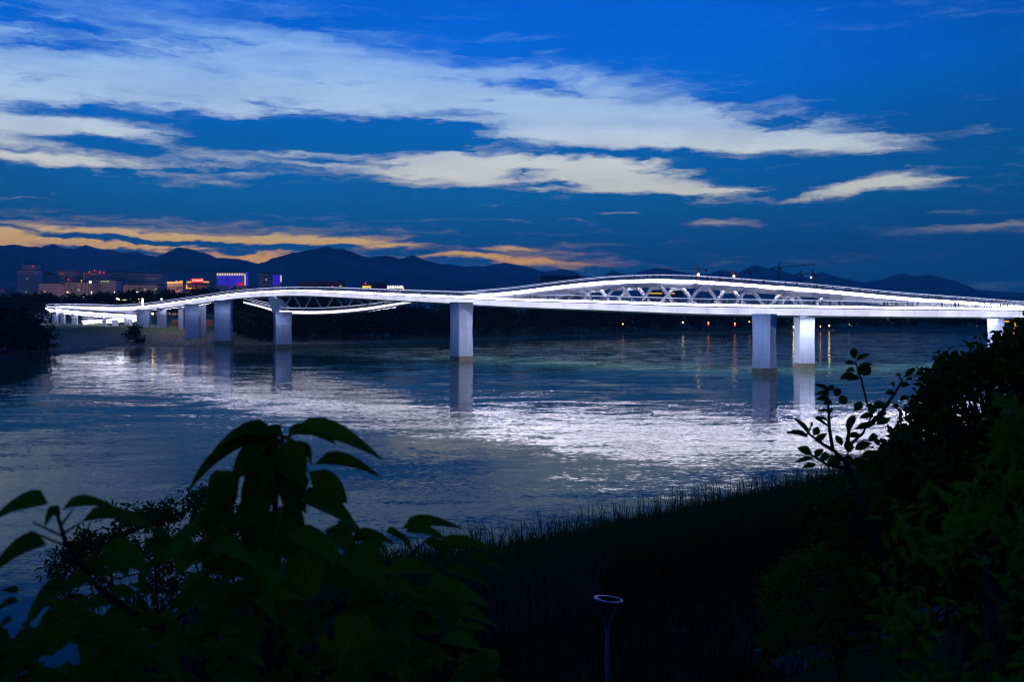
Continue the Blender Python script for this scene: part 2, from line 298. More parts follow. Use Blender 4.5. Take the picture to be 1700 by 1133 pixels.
def ground_mat():
    m = bpy.data.materials.new('bank_ground'); m.use_nodes = True; nt = m.node_tree; b = nt.nodes['Principled BSDF']; b.inputs['Roughness'].default_value = .95
    g = nt.nodes.new('ShaderNodeNewGeometry'); n = nt.nodes.new('ShaderNodeTexNoise'); n.inputs['Scale'].default_value = .12; n.inputs['Detail'].default_value = 8; n.inputs['Roughness'].default_value = .65
    nt.links.new(g.outputs['Position'], n.inputs['Vector'])
    sep = nt.nodes.new('ShaderNodeSeparateXYZ'); nt.links.new(g.outputs['Position'], sep.inputs[0])
    a = nt.nodes.new('ShaderNodeMath'); a.operation = 'MULTIPLY_ADD'; nt.links.new(n.outputs['Fac'], a.inputs[0]); a.inputs[1].default_value = 4.0; nt.links.new(sep.outputs[2], a.inputs[2])
    mr = nt.nodes.new('ShaderNodeMapRange'); nt.links.new(a.outputs[0], mr.inputs[0]); mr.inputs[1].default_value = 5.5; mr.inputs[2].default_value = 8.2
    n2 = nt.nodes.new('ShaderNodeTexNoise'); n2.inputs['Scale'].default_value = .9; n2.inputs['Detail'].default_value = 6; nt.links.new(g.outputs['Position'], n2.inputs['Vector'])
    r1 = nt.nodes.new('ShaderNodeValToRGB'); nt.links.new(n2.outputs['Fac'], r1.inputs[0]); r1.color_ramp.elements[0].position = .35; r1.color_ramp.elements[1].position = .65
    r1.color_ramp.elements[0].color = (.07, .05, .03, 1); r1.color_ramp.elements[1].color = (.32, .22, .12, 1)
    r2 = nt.nodes.new('ShaderNodeValToRGB'); nt.links.new(n2.outputs['Fac'], r2.inputs[0]); r2.color_ramp.elements[0].position = .35; r2.color_ramp.elements[1].position = .7
    r2.color_ramp.elements[0].color = (.05, .085, .015, 1); r2.color_ramp.elements[1].color = (.14, .15, .035, 1)
    mx = nt.nodes.new('ShaderNodeMix'); mx.data_type = 'RGBA'; nt.links.new(mr.outputs[0], mx.inputs[0]); nt.links.new(r1.outputs[0], mx.inputs[6]); nt.links.new(r2.outputs[0], mx.inputs[7])
    nt.links.new(mx.outputs[2], b.inputs['Base Color'])
    bp = nt.nodes.new('ShaderNodeBump'); bp.inputs['Strength'].default_value = .6; bp.inputs['Distance'].default_value = .6; nt.links.new(n2.outputs['Fac'], bp.inputs['Height']); nt.links.new(bp.outputs[0], b.inputs['Normal'])
    return m
MT['ground'] = ground_mat()
MT['park'] = mat('park_soil_grass', (.028,.030,.010), 1.0, var=.4, scale=.8, spec=.0)
def grid_mesh(name, P, mats, kind='structure', smooth=True):
    nu, nv = P.shape[:2]; idx = np.arange(nu*nv).reshape(nu, nv)
    Fc = np.stack([idx[:-1,:-1], idx[1:,:-1], idx[1:,1:], idx[:-1,1:]], -1).reshape(-1, 4)
    o = link(name, mesh_np(name, P.reshape(-1, 3), Fc, smooth), mats); o['kind'] = kind; return o
# far ground: columns by bearing, rows by distance behind the waterline; runs out beyond the mountains
xs = np.linspace(-700, 2300, 160); ss = np.concatenate([np.linspace(-12, 60, 30), [90, 140, 220, 400, 800, 1600, 3500, 9000]])
Pg = np.zeros((len(xs), len(ss), 3))
for i, x in enumerate(xs):
    D0 = float(far_shore(x)); Dd = D0+ss; Pg[i,:,0] = (x-HX)/F*Dd; Pg[i,:,1] = Dd
    wob = np.where((ss > 0) & (ss < 100), np.sin(x*.13+ss*.2)*.25+np.sin(x*.041-ss*.11)*.3, 0)
    Pg[i,:,2] = far_h(ss, x)+wob*np.clip(ss/10, 0, 1)
grid_mesh('far_bank', Pg, MT['ground'])
xn = np.linspace(-130, 200, 110); yn = np.linspace(-30, 215, 110); GX, GY = np.meshgrid(xn, yn, indexing='ij')
Zn = near_h(GX, GY)+np.where(shore_near(GX)-GY > 2, .12*np.sin(GX*.7)*np.cos(GY*.6)+.1*np.sin(GX*.23+GY*.31), 0)
grid_mesh('near_bank', np.stack([GX, GY, Zn], -1), MT['park'])

def water_mat():
    m = bpy.data.materials.new('river_water'); m.use_nodes = True; nt = m.node_tree; N = nt.nodes; L = nt.links; b = N['Principled BSDF']
    b.inputs['Base Color'].default_value = (.030, .072, .045, 1); b.inputs['Roughness'].default_value = .05; b.inputs['IOR'].default_value = 1.105
    g = N.new('ShaderNodeNewGeometry')
    def noi(sx, sy, detail, rough=.5, dist=0.0):
        mp = N.new('ShaderNodeMapping'); L.new(g.outputs['Position'], mp.inputs[0]); mp.inputs[3].default_value = (sx, sy, 1)
        n = N.new('ShaderNodeTexNoise'); n.inputs['Scale'].default_value = 1; n.inputs['Detail'].default_value = detail; n.inputs['Roughness'].default_value = rough; n.inputs['Distortion'].default_value = dist
        L.new(mp.outputs[0], n.inputs['Vector']); return n
    def vec(op, a, b_=None, s=None):
        n = N.new('ShaderNodeVectorMath'); n.operation = op; L.new(a, n.inputs[0])
        if b_ is not None:
            if isinstance(b_, tuple): n.inputs[1].default_value = b_
            else: L.new(b_, n.inputs[1])
        if s is not None:
            if isinstance(s, float): n.inputs[3].default_value = s
            else: L.new(s, n.inputs[3])
        return n.outputs[0]
    def math_(op, a, b_, c=None):
        n = N.new('ShaderNodeMath'); n.operation = op
        for i, v in enumerate((a, b_, c)):
            if v is None: continue
            if isinstance(v, (int, float)): n.inputs[i].default_value = v
            else: L.new(v, n.inputs[i])
        return n.outputs[0]
    rip = noi(1.4, 2.8, 4, .62); swell = noi(.12, .3, 3, .55, .6); patch = noi(.012, .05, 4, .6, .8); patch2 = noi(.03, .012, 2, .5)
    sep = N.new('ShaderNodeSeparateXYZ'); L.new(g.outputs['Position'], sep.inputs[0])
    pm = N.new('ShaderNodeMapRange'); pm.interpolation_type = 'SMOOTHSTEP'; L.new(patch.outputs['Fac'], pm.inputs[0])
    pm.inputs[1].default_value = .40; pm.inputs[2].default_value = .64; pm.inputs[3].default_value = .35; pm.inputs[4].default_value = 1.0
    # wind-roughened upstream side of the bridge: the band beyond the line of piers
    bl = math_('MULTIPLY_ADD', sep.outputs[0], .62, sep.outputs[1])
    far = N.new('ShaderNodeMapRange'); far.interpolation_type = 'SMOOTHSTEP'; L.new(bl, far.inputs[0]); far.inputs[1].default_value = 268; far.inputs[2].default_value = 296; far.inputs[3].default_value = 0; far.inputs[4].default_value = 1.6
    amp = math_('MULTIPLY_ADD', far.outputs[0], 1.0, pm.outputs[0])
    a1 = vec('SCALE', vec('SUBTRACT', rip.outputs['Color'], (.5, .5, .5)), s=math_('MULTIPLY', amp, .18))
    a2 = vec('SCALE', vec('SUBTRACT', swell.outputs['Color'], (.5, .5, .5)), s=math_('MULTIPLY', amp, .12))
    s_ = vec('MULTIPLY', vec('ADD', a1, a2), (1, 1, 0)); nn = vec('NORMALIZE', vec('ADD', s_, (0, 0, 1)))
    L.new(nn, b.inputs['Normal'])
    return m
MT['water'] = water_mat()
rv = MB(); rv.add([(-1500, -40, 0), (1800, -40, 0), (1800, 1100, 0), (-1500, 1100, 0)], [(0,1,2,3)]); rvo = rv.build('river', MT['water'], kind='structure')

# ------------------------------------------------------------------ mountains
def fbm1(n, seed, oct=6):
    r = np.random.default_rng(seed); t = np.linspace(0, 1, n); out = np.zeros(n)
    for o in range(oct):
        k = 6*2**o; out += np.interp(t, np.linspace(0, 1, k+1), r.uniform(-1, 1, k+1))*.5**o
    return out
def mountains(name, ridge, D, depth, m, seed, jit=1.6):
    rx = np.array([p[0] for p in ridge], float); ry = np.array([p[1] for p in ridge], float)
    x = np.linspace(rx[0], rx[-1], 1000); y = np.interp(x, rx, ry)+fbm1(1000, seed)*jit*1.5+np.interp(x, np.arange(rx[0]-9, rx[-1]+20, 9.0), np.random.default_rng(seed+5).uniform(-1, 1, len(np.arange(rx[0]-9, rx[-1]+20, 9.0))))*jit*.9+np.interp(x, np.arange(rx[0]-24, rx[-1]+50, 23.0), np.random.default_rng(seed+6).uniform(-1, 1, len(np.arange(rx[0]-24, rx[-1]+50, 23.0))))*jit*1.9
    rows = 26; P = np.zeros((len(x), rows, 3)); r2 = np.random.default_rng(seed)
    for j in range(rows):
        t = j/(rows-1); k = 1-abs(t-.62)/.62 if t < .62 else 1-(t-.62)/.38
        Dd = D+(t-.62)*depth; kk = max(0, k)**.85
        nz = fbm1(len(x), seed+j//3, 5)*.16*(1-kk)*kk*4
        zr = H-(y-HY)/F*D
        P[:,j,0] = (x-HX)/F*D*(1+.0*t); P[:,j,1] = Dd+fbm1(len(x), seed+50+j, 4)*depth*.03; P[:,j,2] = np.maximum(zr*(kk+nz*(k < .98)), 2.0 if 0 < j < rows-1 else 0)
    P[:,:,2] = np.minimum(P[:,:,2], (H-(y-HY)/F*D)[:,None])
    return grid_mesh(name, P, m)
MT['mount'] = mat('mountain_forest', (.035,.05,.04), .95, var=.35, scale=.004)
mountains('mountains', [(-900,425),(-400,415),(-150,420),(0,407),(35,405),(62,410),(110,428),(170,440),(260,432),(285,418),(308,409),(325,413),(360,426),(400,430),(424,435),(440,442),(470,460),(520,475),(600,488)], 6400, 2200, MT['mount'], 3, 1.2)
mountains('mountains', [(-300,430),(20,425),(55,411),(78,405),(92,403),(108,409),(126,412),(145,404),(165,409),(186,412),(204,417),(216,416),(228,414),(245,420),(300,432),(420,445),(445,436),(456,430),(490,421),(515,417),(538,412),(550,409),(562,412),(575,413),(588,416),(600,421),(615,426),(630,424),(645,423),(672,425),(689,421),(700,426),(722,433),(760,441),(820,462),(900,480)], 7200, 1800, MT['mount'], 11, 1.0)
mountains('mountains', [(560,470),(700,446),(745,438),(775,441),(800,440),(820,436),(836,434),(850,437),(880,443),(905,450),(932,446),(950,451),(975,458),(1000,459),(1016,449),(1030,453),(1050,455),(1075,447),(1092,443),(1120,447),(1150,455),(1175,455),(1197,449),(1225,454),(1245,443),(1257,440),(1275,446),(1290,449),(1312,456),(1340,460),(1365,453),(1386,460),(1410,466),(1436,469),(1462,465),(1485,456),(1502,455),(1520,457),(1540,454),(1560,459),(1580,466),(1602,479),(1650,485),(1720,489),(1900,478),(2300,470),(2700,480)], 8600, 1500, MT['mount'], 23, .8)

# ------------------------------------------------------------------ footbridge
def spline(ctrl, step):
    C = np.array(ctrl, float); n = len(C); out = []
    for i in range(n-1):
        p0, p1, p2, p3 = C[max(i-1,0)], C[i], C[i+1], C[min(i+2,n-1)]
        k = max(2, int(np.linalg.norm((p2-p1)[:3])/step))
        for j in range(k):
            t = j/k; out.append(.5*((2*p1)+(-p0+p2)*t+(2*p0-5*p1+4*p2-p3)*t*t+(-p0+3*p1-3*p2+p3)*t**3))
    out.append(C[-1]); return np.array(out)
A_PX = [(2050,533,345,2.3),(1850,529,306,2.35),(1700,527,280,2.4),(1500,526,262,2.4),(1300,523.5,250,2.4),(1150,520.7,254,2.4),(1000,514.8,268,2.35),(850,509,288,2.2),(765,504,302,2.1),(650,498,332,2.0),
        (560,493,360,1.95),(500,491,380,1.9),(450,492.3,396,1.9),(400,495.8,411,1.9),(355,501.5,422,1.9),(300,509,434,1.8),(250,514,450,1.5),(200,516,470,1.3),(150,514.3,494,1.2),(118,513.2,509,1.1),(97,513,512,1.1),
        (84,514.5,504,1.1),(90,517.5,491,1.1),(120,521.2,479,1.1),(160,524.3,470,1.1),(215,528,458,1.1),(236,530,458,1.1),(240,531.5,466,1.1),(220,533.2,474,1.1),(170,535.5,480,1.1),(140,537,482,1.1)]
def px_path(L, step=2.5):
    pts = []
    for x, y, D, t in L: p = W(x, y, D); pts.append((p.x, p.y, p.z, t))
    return spline(pts, step)
pA = px_path(A_PX)
dA = lambda x: np.interp(x, [p[0] for p in A_PX[:16]][::-1], [p[2] for p in A_PX[:16]][::-1])
yA = lambda x: np.interp(x, [p[0] for p in A_PX[:16]][::-1], [p[1] for p in A_PX[:16]][::-1])
tA = lambda x: np.interp(x, [p[0] for p in A_PX[:16]][::-1], [p[3] for p in A_PX[:16]][::-1])
B_OFF = lambda x: np.interp(x, [760, 850, 950, 1100, 1300, 1450, 1600, 1700, 2100], [1.0, 3.5, 6.5, 9.0, 9.5, 9.0, 8.0, 7.5, 7.0])
B_Y = [(775,495.5,.9),(850,489.7,1.0),(900,483.7,1.0),(950,477.8,1.0),(1000,473,1.0),(1050,470.2,1.0),(1100,469.4,1.05),(1150,471,1.05),(1200,474.3,1.05),(1250,477.8,1.05),(1300,481.7,1.05),(1350,486,1.05),(1400,490.3,1.0),(1450,495,1.0),(1500,499.4,1.0),(1550,503,1.0),(1600,506.3,1.0),(1650,510,1.0),(1700,513,1.0),(1850,518,1.0),(2050,523,1.0)]
B_PX = [(x, y, float(dA(x)+B_OFF(x)), t) for x, y, t in B_Y][::-1]
B_PX = [(x, y, D, t*.72) for x, y, D, t in B_PX]; pB = px_path(B_PX)
C_PX = [(690,503.0,324,.9),(663,507.5,331,1.0),(620,514.5,345,1.3),(580,519,357,1.5),(540,521.5,368,1.6),(500,521.6,380,1.6),(468,519.5,389,1.5),(440,511.5,398,1.2),(410,503.8,407,.9)]
C_PX = [(x, y-.5, D, t*.58) for x, y, D, t in C_PX]; pC = px_path(C_PX)

bridge = empty('footbridge', (W(765, 600, 290).x, 290, 0), 'long white LED-lit footbridge with two curving decks crossing the river on pale piers', 'bridge')
def frames(p):
    t = np.gradient(p[:, :2], axis=0); t /= np.linalg.norm(t, axis=1)[:, None]
    return np.stack([-t[:, 1], t[:, 0], np.zeros(len(p))], -1)
def sweep(p, prof, name, m, closed=False, sub=(0, None), kind=None, parent=None):
    """prof(i) -> list of (lateral offset, z above the deck's lower edge)"""
    nrm = frames(p); rng_ = range(len(p))[sub[0]:sub[1]]; V = []; k = None
    for i in rng_:
        pr = prof(i); k = len(pr); V += [tuple(p[i, :3]+nrm[i]*o+np.array([0, 0, z])) for o, z in pr]
    Fs = []; n = len(list(rng_))
    for i in range(n-1):
        for j in range(k if closed else k-1): Fs.append((i*k+j, i*k+(j+1) % k, (i+1)*k+(j+1) % k, (i+1)*k+j))
    if closed: Fs += [tuple(range(k)), tuple((n-1)*k+j for j in range(k))[::-1]]
    b = MB(); b.add(V, Fs); return b.build(name, m, parent or bridge, kind)
def arclen(p): return np.concatenate([[0], np.cumsum(np.linalg.norm(np.diff(p[:, :3], axis=0), axis=1))])
def deck(p, width, lean, rail_h=1.4, led='deckled', bars=True, gap=True, rail_glow=True):
    T = p[:, 3]; Wd = width(p) if callable(width) else np.full(len(p), width)
    d = sweep(p, lambda i: [(Wd[i]/2-.10, T[i]-.02), (Wd[i]/2-.10, T[i]*.66), (Wd[i]/2-lean-.35, .06), (Wd[i]/2-lean-1.2, -.50), (Wd[i]/2-lean-1.3, -.50), (Wd[i]/2-lean-1.35, -.35*min(1, T[i]/2)), (-Wd[i]/2+lean+1.35, -.35*min(1, T[i]/2)), (-Wd[i]/2+lean+1.3, -.50), (-Wd[i]/2+lean+1.2, -.50), (-Wd[i]/2+lean+.35, .06), (-Wd[i]/2+.10, T[i]*.66), (-Wd[i]/2+.10, T[i]-.02)], 'deck_slab', MT['conc'], closed=True)
    for s in (1, -1):
        e = lambda i: Wd[i]/2
        if gap:
            sweep(p, lambda i: [(s*(e(i)-.04), T[i]+.06), (s*e(i), T[i]), (s*e(i), T[i]*.88), (s*(e(i)-.06), T[i]*.87)], 'light_strip', MT['led'])
            sweep(p, lambda i: [(s*(e(i)-.06), T[i]*.69), (s*(e(i)-.02), T[i]*.66), (s*(e(i)-lean), 0.05), (s*(e(i)-lean-.25), 0.0)], 'light_panel', MT['panel'])
        else:
            sweep(p, lambda i: [(s*(e(i)-.04), T[i]+.04), (s*e(i), T[i]), (s*(e(i)-lean), 0.0), (s*(e(i)-lean-.2), -.02)], 'light_strip', MT[led])
        # railing: lit handrail, bottom rail, balusters, stanchions
        hr = lambda i, h, w: [(s*(e(i)-.18)+w, T[i]+h-w), (s*(e(i)-.18)+w, T[i]+h+w), (s*(e(i)-.18)-w, T[i]+h+w), (s*(e(i)-.18)-w, T[i]+h-w)]
        sweep(p, lambda i: hr(i, rail_h, .06), 'handrail', MT['rail'], closed=True)
        sweep(p, lambda i: hr(i, .16, .03), 'bottom_rail', MT['bar'], closed=True)
        if bars:
            al = arclen(p); nrm = frames(p); b = MB(); c = MB(); tot = al[-1]; k = int(tot/.30)
            q = np.linspace(0, tot, k); X = [np.interp(q, al, p[:, j]) for j in range(4)]; NX = [np.interp(q, al, nrm[:, j]) for j in range(2)]; Wq = np.interp(q, al, Wd)
            for i in range(k):
                o = s*(Wq[i]/2-.18); a = Vector((X[0][i]+NX[0][i]*o, X[1][i]+NX[1][i]*o, X[2][i]+X[3][i]))
                if i % 8 == 0: c.box((a.x-.05, a.y-.05, a.z-.05), (a.x+.05, a.y+.05, a.z+rail_h))
                else: b.add([a+Vector((-.022,0,.1)), a+Vector((.022,0,.1)), a+Vector((.022,0,rail_h)), a+Vector((-.022,0,rail_h))], [(0,1,2,3)])
            b.build('baluster', MT['bar'], bridge, 'stuff'); c.build('railing_post', MT['bar'], bridge, 'stuff')
    return d
wA = lambda p: np.interp(np.arange(len(p)), [0, len(p)*.62, len(p)*.72, len(p)-1], [6.0, 6.0, 4.6, 4.0])
deck(pA, wA, .55)
xA = HX+F*pA[:, 0]/pA[:, 1]; nA = int(np.argmax(xA < 738)); nR = int(np.argmax(xA < 352))
for o_ in (.6, -.6):      # LED lines under the river spans, the ramp and the hanging walkway, lighting the water
    sweep(pA, lambda i: [(o_-.16, -.40), (o_+.16, -.40)], 'soffit_light', MT['soffit'], sub=(0, nA))
    sweep(pA, lambda i: [(o_-.025, -.40), (o_+.025, -.40)], 'soffit_light', MT['soffit'], sub=(nR, None))
    sweep(pC, lambda i: [(o_*.6-.03, -.42), (o_*.6+.03, -.42)], 'soffit_light', MT['soffit'], sub=(4, -2))
deck(pB, 5.0, .12, gap=False, rail_h=1.3, led='archled')
xB = HX+F*pB[:, 0]/pB[:, 1]; ib = [i for i in range(len(pB)) if 950 < xB[i] < 1470]
sweep(pB, lambda i: [(-1.25, -.40), (-1.0, -.40)], 'soffit_light', MT['soffit'], sub=(ib[0], ib[-1]))
deck(pC, 3.6, .15, gap=False, rail_h=1.2)

# edge beams of the upper deck and its solid haunches
def beam(side, name, m):
    b = MB(); V = []; xs_ = np.arange(790, 2050, 10.0); Fs = []
    PB = np.array([[p[0], p[1]] for p in B_PX[::-1]])
    for x in xs_:
        yb = np.interp(x, PB[:, 0], PB[:, 1]); D = float(dA(x)+B_OFF(x))+side*2.25; zt = H-(yb-HY)/F*(D-side*2.25)+.05
        za = H-(yA(x)-HY)/F*dA(x)+tA(x)+.02
        dep = np.interp(x, [870, 905, 940, 975, 1020, 1400, 1440, 1480, 1530, 1560], [9, 3.4, 2.1, 1.55, 1.3, 1.3, 1.35, 1.6, 2.2, 9])
        zb = max(za, zt-dep); zb = min(zb, zt-.2); X = (x-HX)/F*(dA(x)+B_OFF(x))
        V += [(X, D-.3, zt), (X, D-.3, zb), (X, D+.3, zb), (X, D+.3, zt)]
    for i in range(len(xs_)-1):
        for j in range(4): Fs.append((i*4+j, i*4+(j+1) % 4, i*4+4+(j+1) % 4, i*4+4+j))
    b.add(V, Fs); return b.build(name, m, bridge)
beam(-1, 'edge_beam', MT['conc']); beam(1, 'edge_beam', MT['white'])  # rear beam paler: the light on it is put into its colour
PBx = [p[0] for p in B_PX[::-1]]; PBy = [p[1] for p in B_PX[::-1]]
def strut(x0, x1, side, m):
    D0 = float(dA(x0)+B_OFF(x0))+side*2.25; zb = H-(np.interp(x0, PBx, PBy)-HY)/F*(D0-side*2.25)-1.15
    D1 = float(dA(x1))+2.5+(0 if side < 0 else 2.2); za = H-(yA(x1)-HY)/F*dA(x1)+tA(x1)-.1
    if zb-za < .8: return
    b = MB(); b.bar(((x0-HX)/F*D0, D0, zb), ((x1-HX)/F*D1, D1, za), .72, .6); b.build('diagonal_strut', m, bridge)
def gusset(x, side, m, w=17):
    b = MB(); D0 = float(dA(x)+B_OFF(x))+side*2.25
    zb = H-(np.interp(x, PBx, PBy)-HY)/F*(D0-side*2.25)-1.2; X = (x-HX)/F*D0; k = w/F*D0
    V = [(X-k, D0-.28, zb+.1), (X+k, D0-.28, zb+.1), (X+k*.35, D0-.28, zb-.75), (X-k*.35, D0-.28, zb-.75)]; V += [(a, c+.56, d) for a, c, d in V]
    b.add(V, [(0,1,2,3)[::-1],(4,5,6,7),(0,1,5,4),(1,2,6,5),(2,3,7,6),(3,0,4,7)]); b.build('gusset_plate', m, bridge)
for c, side, m in [(962,-1,'conc'),(1027,-1,'conc'),(1091,-1,'conc'),(1169,-1,'conc'),(1244,-1,'conc'),(1315,-1,'conc'),(1383,-1,'conc'),(990,1,'white'),(1052,1,'white'),(1126,1,'white'),(1211,1,'white'),(1302,1,'white'),(1372,1,'white')]:  # rear struts use the paler material, their lit look painted in
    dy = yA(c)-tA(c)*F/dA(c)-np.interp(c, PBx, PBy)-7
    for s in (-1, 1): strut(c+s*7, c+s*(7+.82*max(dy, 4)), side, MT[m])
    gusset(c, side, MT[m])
# lower walkway hung under the western arch
CX = [p[0] for p in C_PX[::-1]]; CY = [p[1] for p in C_PX[::-1]]; CD = [p[2] for p in C_PX[::-1]]
for c in (486, 520, 556, 590, 622):
    for s in (-1, 1):
        for off in (-1.6, 1.6):
            x0, x1 = c+s*3, c+s*15; D0 = float(dA(x0))+off*1.2; D1 = float(np.interp(x1, CX, CD))+off
            b = MB(); b.bar(((x0-HX)/F*D0, D0, H-(yA(x0)-HY)/F*D0-.2), ((x1-HX)/F*D1, D1, H-(np.interp(x1, CX, CY)-HY)/F*D1+1.5), .5, .5); b.build('diagonal_strut', MT['conc'], bridge)
b = MB(); poly = [(444,492),(453.5,492),(471,509.5),(471,517.5),(452,518.5)]
V = [W(x, y, 387) for x, y in poly]+[W(x, y, 387)+Vector((1.2, 4.0, 0)) for x, y in poly]
b.add(V, [(4,3,2,1,0), (5,6,7,8,9)]+[(i, (i+1) % 5, 5+(i+1) % 5, 5+i) for i in range(5)]); b.build('support_fin', MT['white'], bridge)

def pier(cx, D, a, bw, theta, ztop, zbase, stain=True, chev=.62, glow=None):
    th = math.radians(theta); X = (cx-HX)/F*D; R = Matrix.Rotation(-th, 3, 'Z'); h = ztop-zbase; ha, hb = a/2, bw/2
    def ring(z, k): return [(-ha*k, -hb*k, z), (ha*k, -hb*k, z), (ha*k, hb*k, z), (-ha*k, hb*k, z)]
    zs = zbase if not stain else 1.45
    lev = [(zs, 1.0), (zs+(ztop-zs)*.45, .95), (ztop-min(h*.85, bw*chev*1.25), .96), (ztop, 1.03)]
    V = []; Fs = []
    for z, k in lev: V += ring(z, k)
    for i in range(2):
        for j in range(4): Fs.append((i*4+j, i*4+(j+1) % 4, i*4+4+(j+1) % 4, i*4+4+j))
    # head: plain faces on the short sides, folded chevron facets on the long ones
    i2, i3 = 8, 12; zv = (lev[2][0]+ztop)/2
    Fs += [(i2, i2+1, i3+1, i3), (i2+2, i2+3, i3+3, i3+2)]
    for sg, (p0, p1) in ((1, (1, 2)), (-1, (3, 0))):
        n = len(V); V.append((sg*(ha-.24*a), 0, zv))
        Fs += [(i2+p0, n, i3+p0), (n, i2+p1, i3+p1), (i2+p0, i2+p1, n), (n, i3+p1, i3+p0)]
    Fs.append((12, 13, 14, 15))
    T = Vector((X, D, 0)); b = MB(); b.add([R @ Vector(v)+T for v in V], Fs); o = b.build('pier', MT['pier'], bridge)
    if stain:
        b = MB(); V = [R @ Vector(v)+T for z, k in ((-2.0, 1.04), (1.45, 1.012)) for v in ring(z, k)]
        b.add(V, [(j, (j+1) % 4, 4+(j+1) % 4, 4+j) for j in range(4)]+[(4,5,6,7)]); b.build('stained_footing', MT['stain'], o)
    return o
zb = lambda x, y, D: H-(y-HY)/F*D
pier(1269, 238, 4.45, 4.8, 32, zb(1268,521,246), -2)
pier(1335, 258, 4.1, 4.0, -8, zb(1335,520,252), -2)
pier(766, 292, 4.4, 5.2, 50, zb(765,502,300), -2)
pier(469, 380, 4.9, 6.2, 66, zb(468,518,385), -2)
pier(371, 412, 4.0, 6.7, 88, zb(371,499,418), -2)
pier(320, 427, 3.6, 6.0, 88, zb(320,505,430), 1.5, stain=False)
pier(269, 443, 3.2, 3.8, 80, zb(269,511,446), 4, stain=False)
pier(239, 454, 3.2, 5.8, 88, zb(239,514,456), 5, stain=False)
pier(1653, 276, 4.2, 4.6, 25, zb(1650,526,275), -2)
for x, y0, D, w in [(92,518.5,488,2.4),(104,520.5,483,2.3),(124,522,478,2.6),(173,526,467,1.6),(191,531,474,2.6),(211,528,459,2.3),(301,510,441,2.2),(338,506,432,2.2),(150,515.5,494,2),(215,516.5,466,2.4)]:
    pier(x, D, w*.7, w, 85, zb(x, y0, D), 5.5 if x < 290 else 2, stain=False)
# floodlights on the bridge soffit washing the piers
def flood(x, y, D, tgt, power, size=150, col=(.45, .58, 1.0)):
    l = bpy.data.lights.new('pier_floodlight', 'SPOT'); l.energy = power; l.spot_size = math.radians(size); l.spot_blend = 1.0; l.color = col; l.shadow_soft_size = .25
    o = bpy.data.objects.new('pier_floodlight', l); COL.objects.link(o); p = W(x, y, D); o.location = p-Vector(bridge.location); o.parent = bridge
    o.rotation_euler = (Vector(tgt)-p).to_track_quat('-Z', 'Y').to_euler()
    return o
for x, ytop, D, ybase, dx, pw in [(1256,527,226,600,-9,5200),(1335,527,248,600,-.5,2200),(752,507,280,590,-9,2200),(371,504,405,565,0,1200),(462,521,373,570,-1,900),(320,508,420,555,0,900),(1650,529,266,575,0,1800),(239,518,447,538,0,350)]:
    p = W(x, ytop, D); t = W(x, ybase, D+7)
    flood(x+dx/D*F*.3, ytop, D, t, pw)

# ------------------------------------------------------------------ people on the decks
def person_mesh(pose):
    me = bpy.data.meshes.new('p'); s = 1 if pose % 2 else -1; st = .16 if pose < 2 else .05
    J = [(0,0,.95),(0,0,1.2),(0,0,1.42),(0,0,1.53),(0,.01,1.66),(-.1,0,.9),(-.11,s*st,.5),(-.11,s*st*1.3,.06),(-.11,s*st*1.3+.12,.03),(.1,0,.9),(.11,-s*st,.5),(.11,-s*st*1.3,.06),(.11,-s*st*1.3+.12,.03),
         (-.2,0,1.4),(-.25,-s*st*.6,1.13),(-.24,-s*st*.6+.1,.9),(.2,0,1.4),(.25,s*st*.6,1.13),(.24,s*st*.6+.1,.9)]
    E = [(0,1),(1,2),(2,3),(3,4),(0,5),(5,6),(6,7),(7,8),(0,9),(9,10),(10,11),(11,12),(2,13),(13,14),(14,15),(2,16),(16,17),(17,18)]
    Rr = [.15,.15,.14,.06,.105,.09,.065,.05,.04,.09,.065,.05,.04,.06,.045,.04,.06,.045,.04]
    me.from_pydata(J, E, []); o = bpy.data.objects.new('p', me); COL.objects.link(o)
    o.modifiers.new('s', 'SKIN'); sv = me.skin_vertices[0].data
    for i, r in enumerate(Rr): sv[i].radius = (r, r*.8)
    sv[0].use_root = True
    dg = bpy.context.evaluated_depsgraph_get(); dg.update(); m2 = bpy.data.meshes.new_from_object(o.evaluated_get(dg)); bpy.data.objects.remove(o)
    mi = []
    for p in m2.polygons:
        c = p.center; mi.append(3 if c.z > 1.66 or (c.z > 1.56 and c.y < -.02) else 2 if c.z > 1.49 or (abs(c.x) > .2 and c.z < 1.1) else 0 if c.z > .92 else 1)
    m2.polygons.foreach_set('material_index', mi); return m2
shirts = [('white', (.6,.6,.6)), ('black', (.03,.03,.035)), ('red', (.5,.04,.05)), ('navy', (.04,.06,.2)), ('grey', (.25,.25,.27)), ('green', (.05,.35,.12)), ('pink', (.55,.25,.3))]
skin = mat('skin', (.4,.26,.19), .6); hair = mat('hair', (.015,.012,.01), .6); trou = mat('trousers', (.04,.045,.07), .8)
pm_ = {}
for nme, c in shirts:
    sm = mat('shirt_'+nme, c, .85)
    for k in range(3):
        me = person_mesh(k); me.name = 'person'
        for m_ in (sm, trou, skin, hair): me.materials.append(m_)
        pm_[(nme, k)] = me
